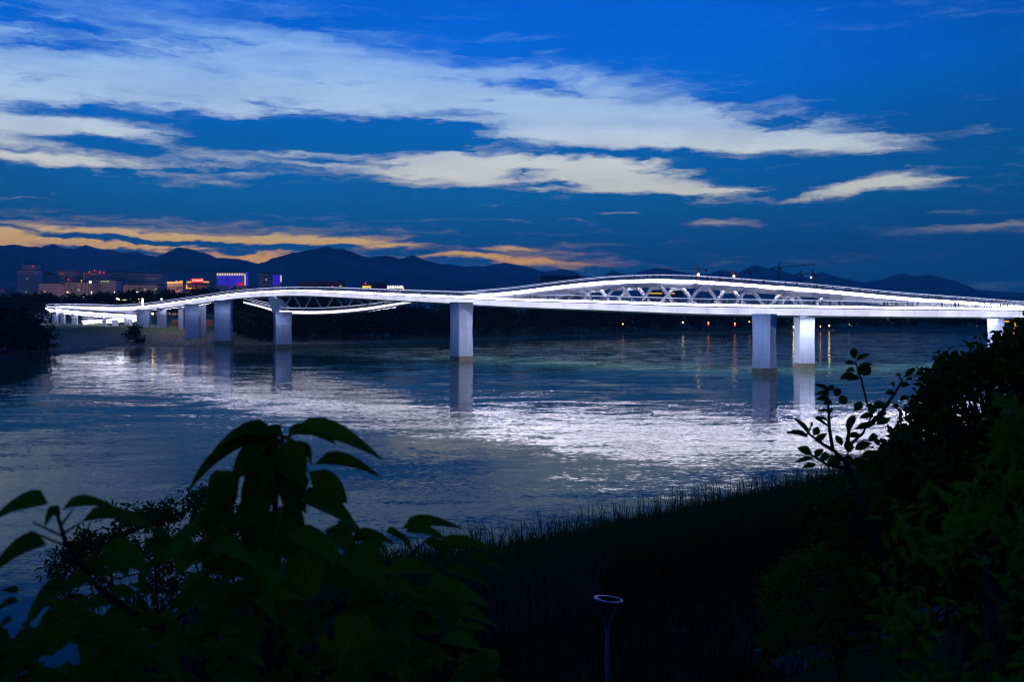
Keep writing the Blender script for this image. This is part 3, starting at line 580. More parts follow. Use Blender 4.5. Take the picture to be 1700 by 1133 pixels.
def put_people(px, p, width, n, x0, x1, which, group):
    xs_ = [q[0] for q in px]
    nrm = frames(p); ximg = HX+F*p[:, 0]/p[:, 1]; al = arclen(p); ok = [i for i in range(len(p)) if x0 < ximg[i] < x1]
    for _ in range(n):
        i = random.choice(ok); nme = random.choices([s[0] for s in shirts], [4, 6, 2, 3, 3, 1, 1.5])[0]
        o = bpy.data.objects.new('person', pm_[(nme, random.randrange(3))]); COL.objects.link(o)
        f = random.random(); off = random.uniform(-width/2+.5, width/2-.5); q = p[i, :3]+nrm[i]*off; t = np.array([-nrm[i][1], nrm[i][0]])*random.uniform(-1.2, 1.2)
        o.location = (q[0]+t[0], q[1]+t[1], q[2]+p[i, 3]); o.rotation_euler = (0, 0, random.uniform(0, 6.28)); sc_ = random.uniform(.9, 1.06); o.scale = (sc_,)*3
        xi = HX+F*q[0]/q[1]; seg = int((xi-x0)/((x1-x0)/5.0)) if which != 'hanging walkway' else 0
        where = {'lower deck': ['before the lattice', 'under the arch crown', 'beside the lattice above the paired piers', 'past the end of the lattice', 'near the last pier'],
                 'upper deck': ['at the arch crown', 'on the slope above the corner-on pier', 'on the slope past the paired piers', 'low on the falling slope', 'where the arch meets the lower deck'],
                 'western deck': ['over the bank piers', 'above the wide bank pier', 'above the finned pier', 'over the hanging walkway', 'near the mid-river pier']}.get(which, ['below the western arch'])[max(0, min(4, seg))]
        tag(o, 'person with a %s top on the %s, %s' % (nme, which, where), 'person', '%s tops on the %s, %s' % (nme, which, where))
put_people(A_PX, pA, 6, 75, 800, 1690, 'lower deck', 'x'); put_people(B_PX, pB, 5, 70, 1040, 1690, 'upper deck', 'x')
put_people(C_PX, pC, 3, 8, 480, 640, 'hanging walkway', 'x'); put_people(A_PX, pA, 6, 16, 240, 760, 'western deck', 'x')

# ------------------------------------------------------------------ foliage builders
def leaf_template(nt=7, kind='ovate'):
    V = []; Fs = []
    for i in range(nt+1):
        t = i/nt
        w = (math.sin(math.pi*min(1, t**.60))**.85*(1-.22*t) if kind == 'ovate' else math.sin(math.pi*t)**.8)*.5 if 0 < t < 1 else 0.012
        z = .05*math.sin(math.pi*t)-.10*t*t
        V += [(-w, t, z+abs(w)*.28), (0, t, z), (w, t, z+abs(w)*.28)]
    for i in range(nt):
        a = i*3; Fs += [(a, a+1, a+4, a+3), (a+1, a+2, a+5, a+4)]
    return np.array(V), np.array(Fs)
LV, LF = leaf_template(7); SV, SF = leaf_template(3, 'ellip')
def nrmz(a): return a/np.maximum(np.linalg.norm(a, axis=-1, keepdims=True), 1e-9)
def leaf_frame(d, n):
    y = nrmz(d); x = nrmz(np.cross(y, n)); z = np.cross(x, y); return x, y, z
def leaf_cloud(name, m, parent, base, d, n, L, Wd, tmpl=(SV, SF), kind='stuff', org=(0,0,0)):
    x, y, z = leaf_frame(d, n); TV, TF = tmpl
    V = base[:, None, :]+TV[None, :, 0, None]*x[:, None, :]*Wd[:, None, None]+TV[None, :, 1, None]*y[:, None, :]*L[:, None, None]+TV[None, :, 2, None]*z[:, None, :]*L[:, None, None]
    Fc = (np.arange(len(base))[:, None, None]*len(TV)+TF[None]).reshape(-1, 4)
    o = link(name, mesh_np(name, V.reshape(-1, 3)-np.array(org)[None], Fc, True), m, parent)
    if kind: o['kind'] = kind
    return o
def leaf_objs(m, parent, base, d, n, L, Wd, mesh, org):
    x, y, z = leaf_frame(d, n); org = Vector(org)
    for i in range(len(base)):
        o = bpy.data.objects.new('leaf', mesh); COL.objects.link(o); o.parent = parent
        M4 = Matrix((tuple(x[i]*Wd[i]), tuple(y[i]*L[i]), tuple(z[i]*L[i]))).transposed().to_4x4(); M4.translation = Vector(base[i])-org; o.matrix_basis = M4
def leafmesh(T, m, name='leaf'):
    me = mesh_np(name, T[0], T[1], True); me.materials.append(m); return me
LM = dict(big=leafmat('mulberry_leaf', (.070,.070,.002), (.17,.165,.004), .4, .8, 6), small=leafmat('shrub_leaf', (.035,.055,.006), (.08,.11,.014), .3, .5, 3),
          light=leafmat('light_green_leaf', (.05,.08,.004), (.16,.22,.010), .4, .55, 2), tree=leafmat('tree_leaf', (.036,.056,.003), (.09,.12,.006), .25, .5, 1.2),
          far=leafmat('far_tree_leaf', (.012,.02,.008), (.03,.04,.015), .15, .7, .12), reed=leafmat('reed_blade', (.055,.062,.006), (.12,.115,.014), .25, .6, .6), grass=leafmat('bank_grass', (.008,.010,.001), (.020,.022,.002), .1, 1.0, .8), dry=leafmat('dry_reed', (.08,.06,.035), (.16,.12,.07), .2, .7, 1.0))
def add_veins(m):
    nt = m.node_tree; N = nt.nodes; L = nt.links; t = N.new('ShaderNodeTexCoord'); sp = N.new('ShaderNodeSeparateXYZ'); L.new(t.outputs['Object'], sp.inputs[0])
    def M(op, a, b_=0.0):
        n = N.new('ShaderNodeMath'); n.operation = op
        for i, v in enumerate((a, b_)):
            if isinstance(v, (int, float)): n.inputs[i].default_value = v
            else: L.new(v, n.inputs[i])
        return n.outputs[0]
    ax = M('ABSOLUTE', sp.outputs[0]); side = M('LESS_THAN', M('FRACT', M('MULTIPLY', M('SUBTRACT', sp.outputs[1], M('MULTIPLY', ax, .75)), 7.0)), .13)
    v = M('MAXIMUM', side, M('LESS_THAN', ax, .022))
    for bs in [n for n in N if n.type in ('BSDF_PRINCIPLED', 'BSDF_TRANSLUCENT')]:
        src = bs.inputs[0].links[0].from_socket; mx = N.new('ShaderNodeMix'); mx.data_type = 'RGBA'; L.new(M('MULTIPLY', v, .55), mx.inputs[0]); L.new(src, mx.inputs[6]); mx.inputs[7].default_value = (.20, .22, .05, 1); L.new(mx.outputs[2], bs.inputs[0])
add_veins(LM['big'])
ME_big = leafmesh((LV, LF), LM['big']); ME_small = leafmesh(leaf_template(5, 'ellip'), LM['small']); ME_tree = leafmesh((SV, SF), LM['tree']); ME_light = leafmesh((SV, SF), LM['light'])
def randdir(n, up=.3):
    v = rng.normal(size=(n, 3)); v[:, 2] += up; return nrmz(v)

# far trees: three shared kinds
def far_tree_kind(seed, h=12.0):
    r = np.random.default_rng(seed); cl = []
    for _ in range(16):
        t = r.uniform(.25, .95); rad = .42*h*math.sin(math.pi*min(.97, max(.1, (t-.12)/.9)))**.8
        a = r.uniform(0, 6.28); cl.append((math.cos(a)*rad*r.uniform(.2, 1), math.sin(a)*rad*r.uniform(.2, 1), t*h))
    cl = np.array(cl); n = 620; c = cl[r.integers(0, len(cl), n)]+r.normal(size=(n, 3))*np.array([.11, .11, .075])*h
    d = nrmz(r.normal(size=(n, 3))); nn = nrmz(r.normal(size=(n, 3))+[0, 0, .6]); x, y, z = leaf_frame(d, nn); L = r.uniform(.5, 1.05, n)
    q = np.array([(-.4, 0, 0), (.4, 0, 0), (.3, 1, 0), (-.3, 1, 0)]); V = c[:, None]+q[None, :, 0, None]*x[:, None]*L[:, None, None]+q[None, :, 1, None]*y[:, None]*L[:, None, None]
    me = mesh_np('crown', V.reshape(-1, 3), np.arange(n*4).reshape(n, 4)); me.materials.append(LM['far'])
    b = MB(); b.tube([(0,0,-.6), (0.1,0,h*.3), (0,.15,h*.55)], [.28, .2, .1], 5)
    for k in range(4): a = k*1.6; b.tube([(0.05,0,h*.3), (math.cos(a)*h*.2, math.sin(a)*h*.2, h*.6)], [.12, .04], 4)
    tm = bpy.data.meshes.new('trunk'); tm.from_pydata([tuple(v) for v in b.v], [], b.f); tm.materials.append(MT['bark'])
    return me, tm
FT = [far_tree_kind(s) for s in (1, 2, 3, 4)]
def far_tree(x, D, z, h, w, label, group, low=0.0):
    k = random.randrange(4); o = empty('bank_tree', ((x-HX)/F*D, D, z), label, 'tree', group); a = random.uniform(0, 6.28)
    for nme, me in zip(('crown', 'trunk'), FT[k]):
        c = bpy.data.objects.new(nme, me); COL.objects.link(c); c.parent = o; c.scale = (w/10*1.0, w/10*1.0, h/12); c.rotation_euler = (0, 0, a)
        if nme == 'crown': c.location.z = -low*h
def belt(x, row):
    k = int(np.searchsorted([468, 560, 660, 766, 880, 1000, 1130, 1268, 1335, 1480, 1650], x))
    where = ['between the wide bank pier and the finned pier', 'under the first half of the hanging walkway', 'under the second half of the hanging walkway', 'between the hanging walkway and the mid-river pier', 'just past the mid-river pier',
             'under the rising end of the upper arch', 'under the arch crown', 'before the corner-on pier', 'seen between the paired piers', 'just past the paired piers', 'midway from the paired piers to the last pier', 'beyond the last pier'][k]
    return ('dark far-bank tree in the %s row, %s' % ('waterside' if row == 'shore' else 'rear', where), 'far bank trees %s, %s row' % (where, row))
for x in np.arange(395, 1790, 11.5):
    D0 = float(far_shore(x)); s = random.uniform(10, 26); hh = random.uniform(9, 13.5) if x < 1350 else random.uniform(7, 11)
    far_tree(x+random.uniform(-4, 4), D0+s, float(far_h(np.array(s), x))-.3, hh*(1.0 if x > 700 else .9), hh*random.uniform(.9, 1.35), *belt(x, 'shore'))
    if random.random() < .75: far_tree(x+random.uniform(-6, 6), D0+s*2+25, float(far_h(np.array(60.), x))-.3, hh*1.05, hh*1.2, *belt(x, 'second'))
for x in np.arange(-40, 560, 9.0):
    D = random.uniform(640, 900); ht = np.interp(x, [-40, 30, 110, 200, 330, 420, 560], [497, 489, 491, 484, 482, 484, 490])+random.uniform(-2, 5)
    z = 6.0; hh = max(6, H-(ht-HY)/F*D-z); far_tree(x, D, z, hh, hh*random.uniform(.8, 1.2), *(lambda w: ('dark tree in the wood ' + w, 'trees ' + w))(['in front of the pointed tower', 'in front of the brown apartment towers', 'in front of the twin towers', 'below the red rooftop sign', 'below the blue LED block', 'behind the western arch'][int(np.searchsorted([80, 175, 275, 352, 420], x))]))
for bi, (x, yb, yt, D) in enumerate([(-12,586,500,335),(14,584,506,340),(38,583,520,345),(60,583,532,350),(78,580,546,355),(2,575,497,375),(45,566,513,400),(-35,588,495,330),(22,588,540,334)]):
    z = H-(yb-HY)/F*D; hh = H-(yt-HY)/F*D-z
    far_tree(x, D, max(z, .3), hh, hh*1.25, ['big bushy waterside tree at the picture edge, far bank', 'bushy waterside tree left of the pale house, second from the edge', 'rounded bushy tree just in front of the pale house', 'lower bushy tree at the foot of the bank, between house and ramp', 'smallest bushy shrub-like tree nearest the ramp hairpin', 'tall tree behind the waterside bushes at the picture edge', 'tree standing behind the pale house side of the bushes', 'tallest bushy tree cut by the picture edge', 'low round tree at the waterline below the other bushy trees'][bi], 'bushy trees by the ramp', .16)
o = empty('bank_bush', W(226, 572, 405), 'dark round bush on the lit slope below the end of the ramp', 'bush')
c = bpy.data.objects.new('crown', FT[1][0]); COL.objects.link(c); c.parent = o; c.scale = (.85, .85, .78); c.location.z = -1.5
c = bpy.data.objects.new('trunk', FT[1][1]); COL.objects.link(c); c.parent = o; c.scale = (.7, .7, .7); c.location.z = -1.0

# ------------------------------------------------------------------ city on the far side
def building(name, x0, x1, yt, D, wall, label, cols=0, rows=0, ybot=505, depth=18, lit=(), cat='building', winw=.5, winh=.45, wintop=.04, parapet=True):
    X0, X1 = (x0-HX)/F*D, (x1-HX)/F*D; zt = H-(yt-HY)/F*D; z0 = 4.0
    r = empty(name, ((X0+X1)/2, D+depth/2, z0), label, cat)
    b = MB(); b.box((X0, D, z0-1), (X1, D+depth, zt)); w = b.build('wall', wall, r)
    if parapet: b = MB(); b.box((X0-.3, D-.3, zt+.002), (X1+.3, D+depth+.3, zt+.9)); b.build('roof', MT['roof'], r)
    if cols and rows:
        zb_ = H-(ybot-HY)/F*D; sx = (X1-X0)/cols; sz = (zt-zb_)*(1-wintop)/rows; g = MB(); litset = {(c, q): m for c, q, m in lit}
        for c in range(cols):
            for q in range(rows):
                cx = X0+sx*(c+.5); cz = zt-(zt-zb_)*wintop-sz*(q+.5); lo = (cx-sx*winw/2, D-.12, cz-sz*winh/2); hi = (cx+sx*winw/2, D+.2, cz+sz*winh/2)
                if (c, q) in litset: l = MB(); l.box(lo, hi); l.build('lit_window', MT[litset[(c, q)]], r)
                else: g.box(lo, hi)
        g.build('window', MT['win'], r, 'stuff')
    return r, X0, X1, zt
def px_box(r, name, x0, x1, y0, y1, D, m, thick=.5, off=-.35):
    b = MB(); p = W(x0, y1, D); q = W(x1, y0, D); b.box((p.x, D+off, p.z), (q.x, D+off+thick, q.z)); return b.build(name, m, r)
def px_ball(r, name, x, y, D, rad, m, off=-.6):
    p = W(x, y, D+off); b = MB(); b.ball(p, rad, 7, 5); return b.build(name, m, r)
DC = 1100
r, a, b_, zt = building('tower_block', 28.5, 58, 449, DC, MT['wall1'], 'tallest pinkish tower with a pointed crown at the edge of the city', 10, 16, lit=[(5,3,'win_g'),(7,11,'win_o')])
bb = MB(); p = W(34, 449, DC); q = W(56, 440, DC); bb.box((p.x, DC+2, p.z+.5), (q.x, DC+16, q.z)); bb.build('crown_block', MT['wall2'], r)
bb = MB(); p = W(36, 440, DC); q = W(54, 434, DC); mx_ = (p.x+q.x)/2; bb.add([(p.x, DC+2, p.z+.01), (q.x, DC+2, p.z+.01), (q.x, DC+16, p.z+.01), (p.x, DC+16, p.z+.01), (mx_, DC+9, q.z)], [(0,1,4),(1,2,4),(2,3,4),(3,0,4)]); bb.build('spire_roof', MT['roof'], r)
px_ball(r, 'beacon', 55, 442.5, DC, .5, MT['lamp_r'])
r, a, b_, zt = building('office_block', 59, 76, 455, DC+60, MT['wall2'], 'dark slab block with a roof frame and antenna beside the pointed tower', 7, 14, lit=[(5,6,'win_g'),(2,9,'win_g')])
px_box(r, 'roof_frame', 64, 81, 452.4, 453.6, DC+60, MT['roof'], 10, 0); px_box(r, 'antenna', 69, 69.7, 437, 453, DC+60, MT['roof'], .5, 2); px_box(r, 'frame_post', 65, 66.5, 453, 456, DC+60, MT['roof'], 2, 2)
building('office_block', 76, 97, 457.5, DC+30, MT['wall2'], 'plain dark block between the roof frame block and the stepped tower', 8, 12, lit=[(0,6,'win_g')])
r, *_ = building('apartment_tower', 97, 122, 450.5, DC-20, MT['wall3'], 'brown stepped apartment tower with orange windows and a red light halfway up', 8, 14, lit=[(0,0,'win_o'),(1,0,'win_o'),(2,0,'win_o'),(2,2,'win_o'),(2,4,'win_o'),(3,4,'win_o'),(6,7,'win_g')])
px_box(r, 'penthouse', 107, 121.5, 448, 450.4, DC-20, MT['wall3'], 12, 1); px_ball(r, 'beacon', 113.6, 464.3, DC-22, .55, MT['lamp_r'])
r, *_ = building('apartment_tower', 122, 138, 455, DC+10, MT['wall2'], 'narrow grey apartment tower with a vertical yellow sign on its corner', 6, 13, lit=[(5,5,'win_g')])
px_ball(r, 'beacon', 124.7, 465, DC+8, .55, MT['lamp_r'])
sg = px_box(r, 'sign_board', 135, 137, 465, 480.5, DC+9, MT['dark'], .4, -1.0)
for k in range(5): px_box(r, 'sign_character', 135.1, 136.9, 465.4+k*3.0, 467.6+k*3.0, DC+9, MT['band_y'], .25, -1.3)
r, *_ = building('apartment_tower', 138, 173.5, 452.6, DC-10, MT['wall3'], 'wide brown apartment tower with four red beacons along its roof', 12, 14, lit=[(0,0,'win_o'),(0,1,'win_o'),(0,2,'win_o'),(2,1,'win_o'),(4,0,'win_o'),(5,0,'win_o'),(5,3,'win_o'),(6,3,'win_o'),(6,2,'win_o'),(2,7,'win_o'),(6,7,'win_o')])
px_box(r, 'penthouse', 152, 169, 450, 452.5, DC-10, MT['wall3'], 10, 1)
for x, y in ((148.3, 451.8), (157, 449.4), (165.6, 451.8), (172.6, 452.2)): px_ball(r, 'beacon', x, y, DC-11, .55, MT['lamp_r'])
for x0, x1, yt, dd, w, lb in [(2,26,478,140,'wall2','low dim block left behind the pointed tower'),(100,150,470,-80,'wall3','low brown block below the narrow and wide apartment towers'),(196,224,461,120,'wall2','grey block filling the gap before the twin towers'),(205,262,474,-70,'wall3','low brown block in front of the twin towers'),(64,100,472,-90,'wall1','low pinkish block in front of the office blocks')]:
    building('city_block', x0, x1, yt, DC+dd, MT[w], lb.replace('left ', ''), 9, 8, lit=[(random.randrange(9), random.randrange(6), random.choice(['win_o','win_o','win_g'])) for _ in range(6)])
r, *_ = building('podium_block', 150, 192, 466.5, DC-60, MT['wall2'], 'low ribbed block with a row of four white lights under its roof', 0, 0)
for k in range(16): px_box(r, 'pilaster', 151+k*2.5, 152+k*2.5, 468, 505, DC-60, MT['wall3'], .5, -.4)
for x in (168.6, 172.7, 176.9, 179.8): px_ball(r, 'floodlight', x, 467.3, DC-62, .75, MT['win_g'])
building('apartment_tower', 177, 208, 452.8, DC+40, MT['wall3'], 'broad dark tower with a flat roof between the beacon tower and the twin towers', 10, 12)
building('apartment_tower', 213.5, 239.5, 454.3, DC+20, MT['wall3'], 'first of the twin brown towers, darker and without lit windows', 8, 11)
building('apartment_tower', 239.8, 269, 455.2, DC+10, MT['wall1'], 'second of the twin brown towers, with dim orange windows', 9, 11, lit=[(2,1,'win_o'),(4,1,'win_o'),(5,1,'win_o'),(2,3,'win_o'),(3,3,'win_o'),(1,4,'win_o'),(2,5,'win_o'),(4,5,'win_o')])
D = 950
r, *_ = building('low_hall', 278, 303.5, 471.2, D, MT['wall3'], 'low hall with a glowing orange roof edge and two small rooftop lights', 8, 3)
px_box(r, 'lit_roof_edge', 277.8, 303.3, 468.2, 470.4, D, MT['band_o'], 1.0, -1); px_box(r, 'roof_lantern', 289.5, 292.3, 466.3, 467.6, D, MT['band_o'], 2, 3); px_box(r, 'roof_lantern', 296.5, 300.8, 466.1, 467.6, D, MT['band_o'], 2, 3)
r, *_ = building('sign_hall', 310, 347, 472.2, D-20, MT['wall3'], 'hall with a red illuminated rooftop sign and orange roof edges', 10, 3, lit=[(k, 0, 'win_o') for k in range(2, 9)])
px_box(r, 'lit_roof_edge', 310.3, 317.5, 467.4, 470, D-20, MT['band_o'], 1, -1.2); px_box(r, 'lit_roof_edge', 338, 347.5, 467.3, 469.6, D-20, MT['band_o'], 1, -1.2)
px_box(r, 'lit_porch', 309, 317.5, 477.6, 480, D-30, MT['band_o'], 2, -1); px_box(r, 'lit_porch_post', 309, 310.6, 472.5, 477.5, D-30, MT['band_o'], 1, -.5)
px_box(r, 'sign_board', 318, 338, 462.8, 469.4, D-20, MT['redback'], .4, -1.6)
S_ = MB()
def stroke(x0, y0, x1, y1, w=.30):
    p = W(x0, y0, D-22.2); q = W(x1, y1, D-22.2); S_.bar(p, q, w, .15, up=(0,1,0))
for k in range(10):
    t0, t1 = k*.628, (k+1)*.628; stroke(320.6+1.4*math.cos(t0), 465.8+2*math.sin(t0), 320.6+1.4*math.cos(t1), 465.8+2*math.sin(t1))
S_.build('sign_emblem', MT['redsign'], r); S_.__init__()
glyphs = [[(323.2,464.2,326,464.2),(323.2,467.4,326,467.4),(323.2,464.2,323.2,467.4),(326,464.2,326,467.4),(323.2,465.8,326,465.8)],
          [(326.8,465,329.6,465),(326.6,466.4,329.8,466.4),(327.7,463.9,327.5,467.6),(328.8,463.9,328.8,467.6)],
          [(331,463.9,330,467.6),(331,465,332.2,467.6),(330.2,466.4,332,466.4)],
          [(333,464,333,467.5),(333,464,334.8,464),(334.8,464,334.8,467.5),(333,465.7,334.8,465.7),(335.4,464,337.2,464),(336.4,464,336.4,467.5)]]
for gl in glyphs:
    for s in gl: stroke(*s)
    S_.build('sign_character', MT['redsign'], r); S_.__init__()
r, *_ = building('led_hotel', 359.5, 405, 453.2, 900, MT['wall2'], 'wide block covered in blue LED dots under a row of pale lit windows', 0, 0)
for k in range(16): px_box(r, 'lit_window', 360+k*2.85, 361.4+k*2.85, 454, 457.6, 900, MT['win_w'] if 'win_w' in MT else MT.setdefault('win_w', mat('window_lit_warm_white', (.5,.45,.4), emit=(1,.8,.6), es=.75)), .3, -.3)
dots = MB()
for k in range(15):
    x = 362.2+k*2.75; n = [8,9,8,8,8,9,10,13,10,9,8,9,8,8,9][k]
    for q in range(n):
        p = W(x+(.5 if k == 0 else 0), 458.8+q*1.9, 900); dots.box((p.x-.30, 899.4, p.z-.30), (p.x+.30, 899.98, p.z+.30))
dots.build('led_dot', MT['blue'], r, 'stuff')
px_box(r, 'red_panel', 395.3, 398, 470, 474, 900, MT['redback'], .3, -1.2); px_box(r, 'red_panel', 400, 403.7, 470, 474, 900, MT['redback'], .3, -1.2)
px_box(r, 'white_light_column', 406.2, 407.6, 454.5, 474.4, 900, MT['win_w'], .6, -.5); px_box(r, 'blue_light_column', 408.3, 411.3, 452, 473.5, 900, MT['blue'], 1, 0)
for k in range(7): px_box(r, 'column_band', 408.2, 411.4, 454.5+k*2.8, 455.2+k*2.8, 900, MT['dark'], .4, -.3)
r, *_ = building('office_block', 428.5, 452, 454.5, 930, MT['wall2'], 'grey office block joined to a wing of blue light columns', 8, 9, lit=[(4,1,'win_g'),(5,4,'win_g'),(1,2,'win_o'),(3,5,'win_g')])
px_box(r, 'wing', 452.2, 467.5, 455.5, 500, 930, MT['wall2'], 15, .5)
for x in (453.3, 456.8, 459.9, 463.3):
    for q in range(6): px_box(r, 'blue_light_column', x, x+1.5, 456.8+q*3.0, 458.9+q*3.0, 930, MT['blue'], .4, 0)
px_box(r, 'white_light_column', 465.6, 467.2, 457.3, 468, 930, MT['win_w'], .4, 0)
r, *_ = building('warehouse', 495, 568, 468.6, 900, MT['roof'], 'long dark low building behind the western arch', 20, 3)
px_box(r, 'antenna', 531, 531.5, 460, 468.5, 900, MT['roof'], .4, 2); px_ball(r, 'lamp', 552, 475.5, 898, .5, MT['lamp_r']); px_box(r, 'lit_window', 563.5, 567, 474.3, 475.8, 898, MT['band_o'], .4)
r, *_ = building('shop_row', 600, 641, 470.8, 880, MT['roof'], 'dark low building with a yellow lit front and red beacon behind the deck', 14, 3, lit=[(11,1,'win_o'),(12,1,'win_o')])
px_box(r, 'lit_front', 602, 616, 475, 478.3, 880, MT['band_y'], .6, -.8); px_ball(r, 'beacon', 606.8, 470.4, 880, .6, MT['lamp_r'])
r, *_ = building('market_hall', 642, 671, 475.2, 870, MT['roof'], 'low roof with a row of bright white globe lights behind the deck', 0, 0, depth=10)
for x in (644.5, 648.3, 652.3, 656.4, 660.2, 664.6, 667.5): px_ball(r, 'globe_light', x, 477, 868, .75, MT['lamp_w'])
px_box(r, 'orange_flag_light', 668.8, 671, 478.6, 483, 868, MT['band_o'], .4)
building('dark_hall', 898, 962, 459.5, 900, MT['roof'], 'black flat-roofed block rising behind the start of the upper arch', 0, 0, depth=25)
r, *_ = building('lit_pavilion', 1074, 1134, 484.5, 900, MT['roof'], 'dark pavilion with a long yellow light line seen through the lattice', 0, 0, depth=15)
px_box(r, 'light_line', 1079, 1099, 486.7, 488, 900, MT['band_y'], .4, -.8); px_box(r, 'light_line', 1113, 1120, 486.7, 488, 900, MT['band_y'], .4, -.8)
# small house and wall by the ramp
r = empty('bank_house', W(66, 537, 520), 'small pale house with a reddish roof on the bank beyond the ramp', 'house')
px_box(r, 'wall', 56, 73, 525.5, 538, 520, MT['housew'], 6, 0)
bb = MB(); p = W(54.5, 525.5, 520); q = W(74.5, 522, 520); bb.add([(p.x, 519.5, p.z), (q.x, 519.5, p.z), (q.x, 526.5, p.z), (p.x, 526.5, p.z), (p.x, 523, q.z), (q.x, 523, q.z)], [(0,1,5,4),(2,3,4,5),(0,4,3),(1,2,5),(3,2,1,0)]); bb.build('roof', MT['brick'], r)
px_box(r, 'window', 60, 62.5, 529, 533, 520, MT['win'], .3, -.1); px_box(r, 'window', 67, 69.5, 529, 533, 520, MT['win'], .3, -.1)
r = empty('brick_wall', W(318, 541, 446), 'low red brick wall on the bank behind the tall piers', 'wall')
px_box(r, 'wall', 285, 354, 531.5, 543, 446, MT['brick'], .5, 0); px_box(r, 'coping', 284.6, 354.4, 530.8, 531.45, 446, MT['conc'], .7, -.1)
# street lamps and lanterns
def lamp(x, y, D, m, label, group=None, zg=None, rad=.55, red=False):
    p = W(x, y, D); z0 = zg if zg is not None else 5.0
    if p.z-z0 < 2: z0 = p.z-3
    r = empty('street_lamp', (p.x, D, z0), label, 'street lamp', group)
    b = MB(); b.tube([(p.x, D, z0-.5), (p.x, D, p.z-rad*.8)], [.10, .06], 5); b.build('pole', MT['dark'], r)
    b = MB(); b.ball(p, rad, 8, 6); b.build('lamp_head', m, r)
    if red: b = MB(); b.ball(p+Vector((0, 0, -rad*2.6)), rad*.9, 8, 6, 1.5); b.build('lantern', MT['lamp_r'], r)
for x, y in [(139.5,493.4),(194,496),(197,497),(203.5,498),(206,500),(206.5,497.5),(210.5,499.8),(214.5,501.5),(215.5,496),(218,497.8),(222.5,502),(230.3,497.6),(230.6,502)]:
    lamp(x, y, 690, MT['lamp_y'], 'small yellow street lamp glowing in the dark trees above the ramp', 'street lamps among the trees', rad=.5)
lamp(149.8, 468.6, 1000, MT['lamp_y'], 'high bright yellow lamp in front of the wide brown tower', rad=1.1); lamp(268, 497, 700, MT['lamp_w'], 'lone white lamp close above the deck between ramp and sign hall', rad=.5)
lamp(253.5, 521, 470, MT['lamp_y'], 'warm round lamp under the ramp beside the wide pier', rad=.45)
for x, y, c, red, lb in [(1034,538.3,'lamp_o',0,'lone orange lamp on the dark far bank near mid river'),(1134,535.5,'lamp_y',0,'yellow-green lamp on the far bank beneath the lattice'),(1176,536.3,'lamp_o',1,'orange lamp over a red lantern, first of two on the far bank'),(1220,537.3,'lamp_o',1,'orange lamp over a red lantern, nearer the paired piers'),
                     (1244,534.5,'lamp_o',0,'faint orange lamp just before the corner pier'),(1318.5,543,'lamp_y',0,'brightest yellow lamp, at the bank between the paired piers'),(1362,542.6,'lamp_o',0,'orange lamp just past the second of the paired piers'),(1376.5,541.3,'lamp_y',0,'yellow lamp second past the paired piers'),(1410,539.3,'win_g',0,'dim pale lamp farther along the far bank'),(1622,542,'win_o',0,'dim orange lamp near the last pier')]:
    lamp(x, y, float(far_shore(x))-1+4, MT[c], lb, zg=.2, rad=.75 if x == 1318.5 else .42, red=bool(red))
o = empty('light_pylon', W(236, 507, 560), 'white lit pylon standing behind the descending deck', 'pylon'); px_box(o, 'shaft', 235.2, 237.2, 496, 507.5, 560, MT['lamp_w'], .5, 0); px_box(o, 'cap', 235, 237.4, 495.2, 495.9, 560, MT['dark'], .8, 0)
def added_lamp(x, D, e):  # added lamps that warm and brighten the distant tower walls
    p = W(x, 497, D); z0 = 5.0; r = empty('street_lamp', (p.x, D, z0), 'warm lamp added to light the distant tower blocks', 'street lamp', 'added lamps below the towers')
    b = MB(); b.tube([(p.x, D, z0-.5), (p.x, D, p.z+6)], [.12, .07], 5); b.build('pole', MT['dark'], r)
    b = MB(); b.ball((p.x, D, p.z+6.5), .3, 8, 6); b.build('lamp_head', MT['lamp_o'], r)
    l = bpy.data.lights.new('added_wall_light', 'POINT'); l.energy = e; l.color = (1, .62, .48); l.shadow_soft_size = .6
    o = bpy.data.objects.new('added_wall_light', l); COL.objects.link(o); o.parent = r; o.location = (0, -1.2, p.z+6.5-z0)
for x, e in ((43, 5200), (75, 2000), (112, 3500), (152, 4500), (190, 3500), (228, 3500), (256, 4500), (330, 1500), (440, 2200)): added_lamp(x, 930 if x < 300 else 860, e*3.2)
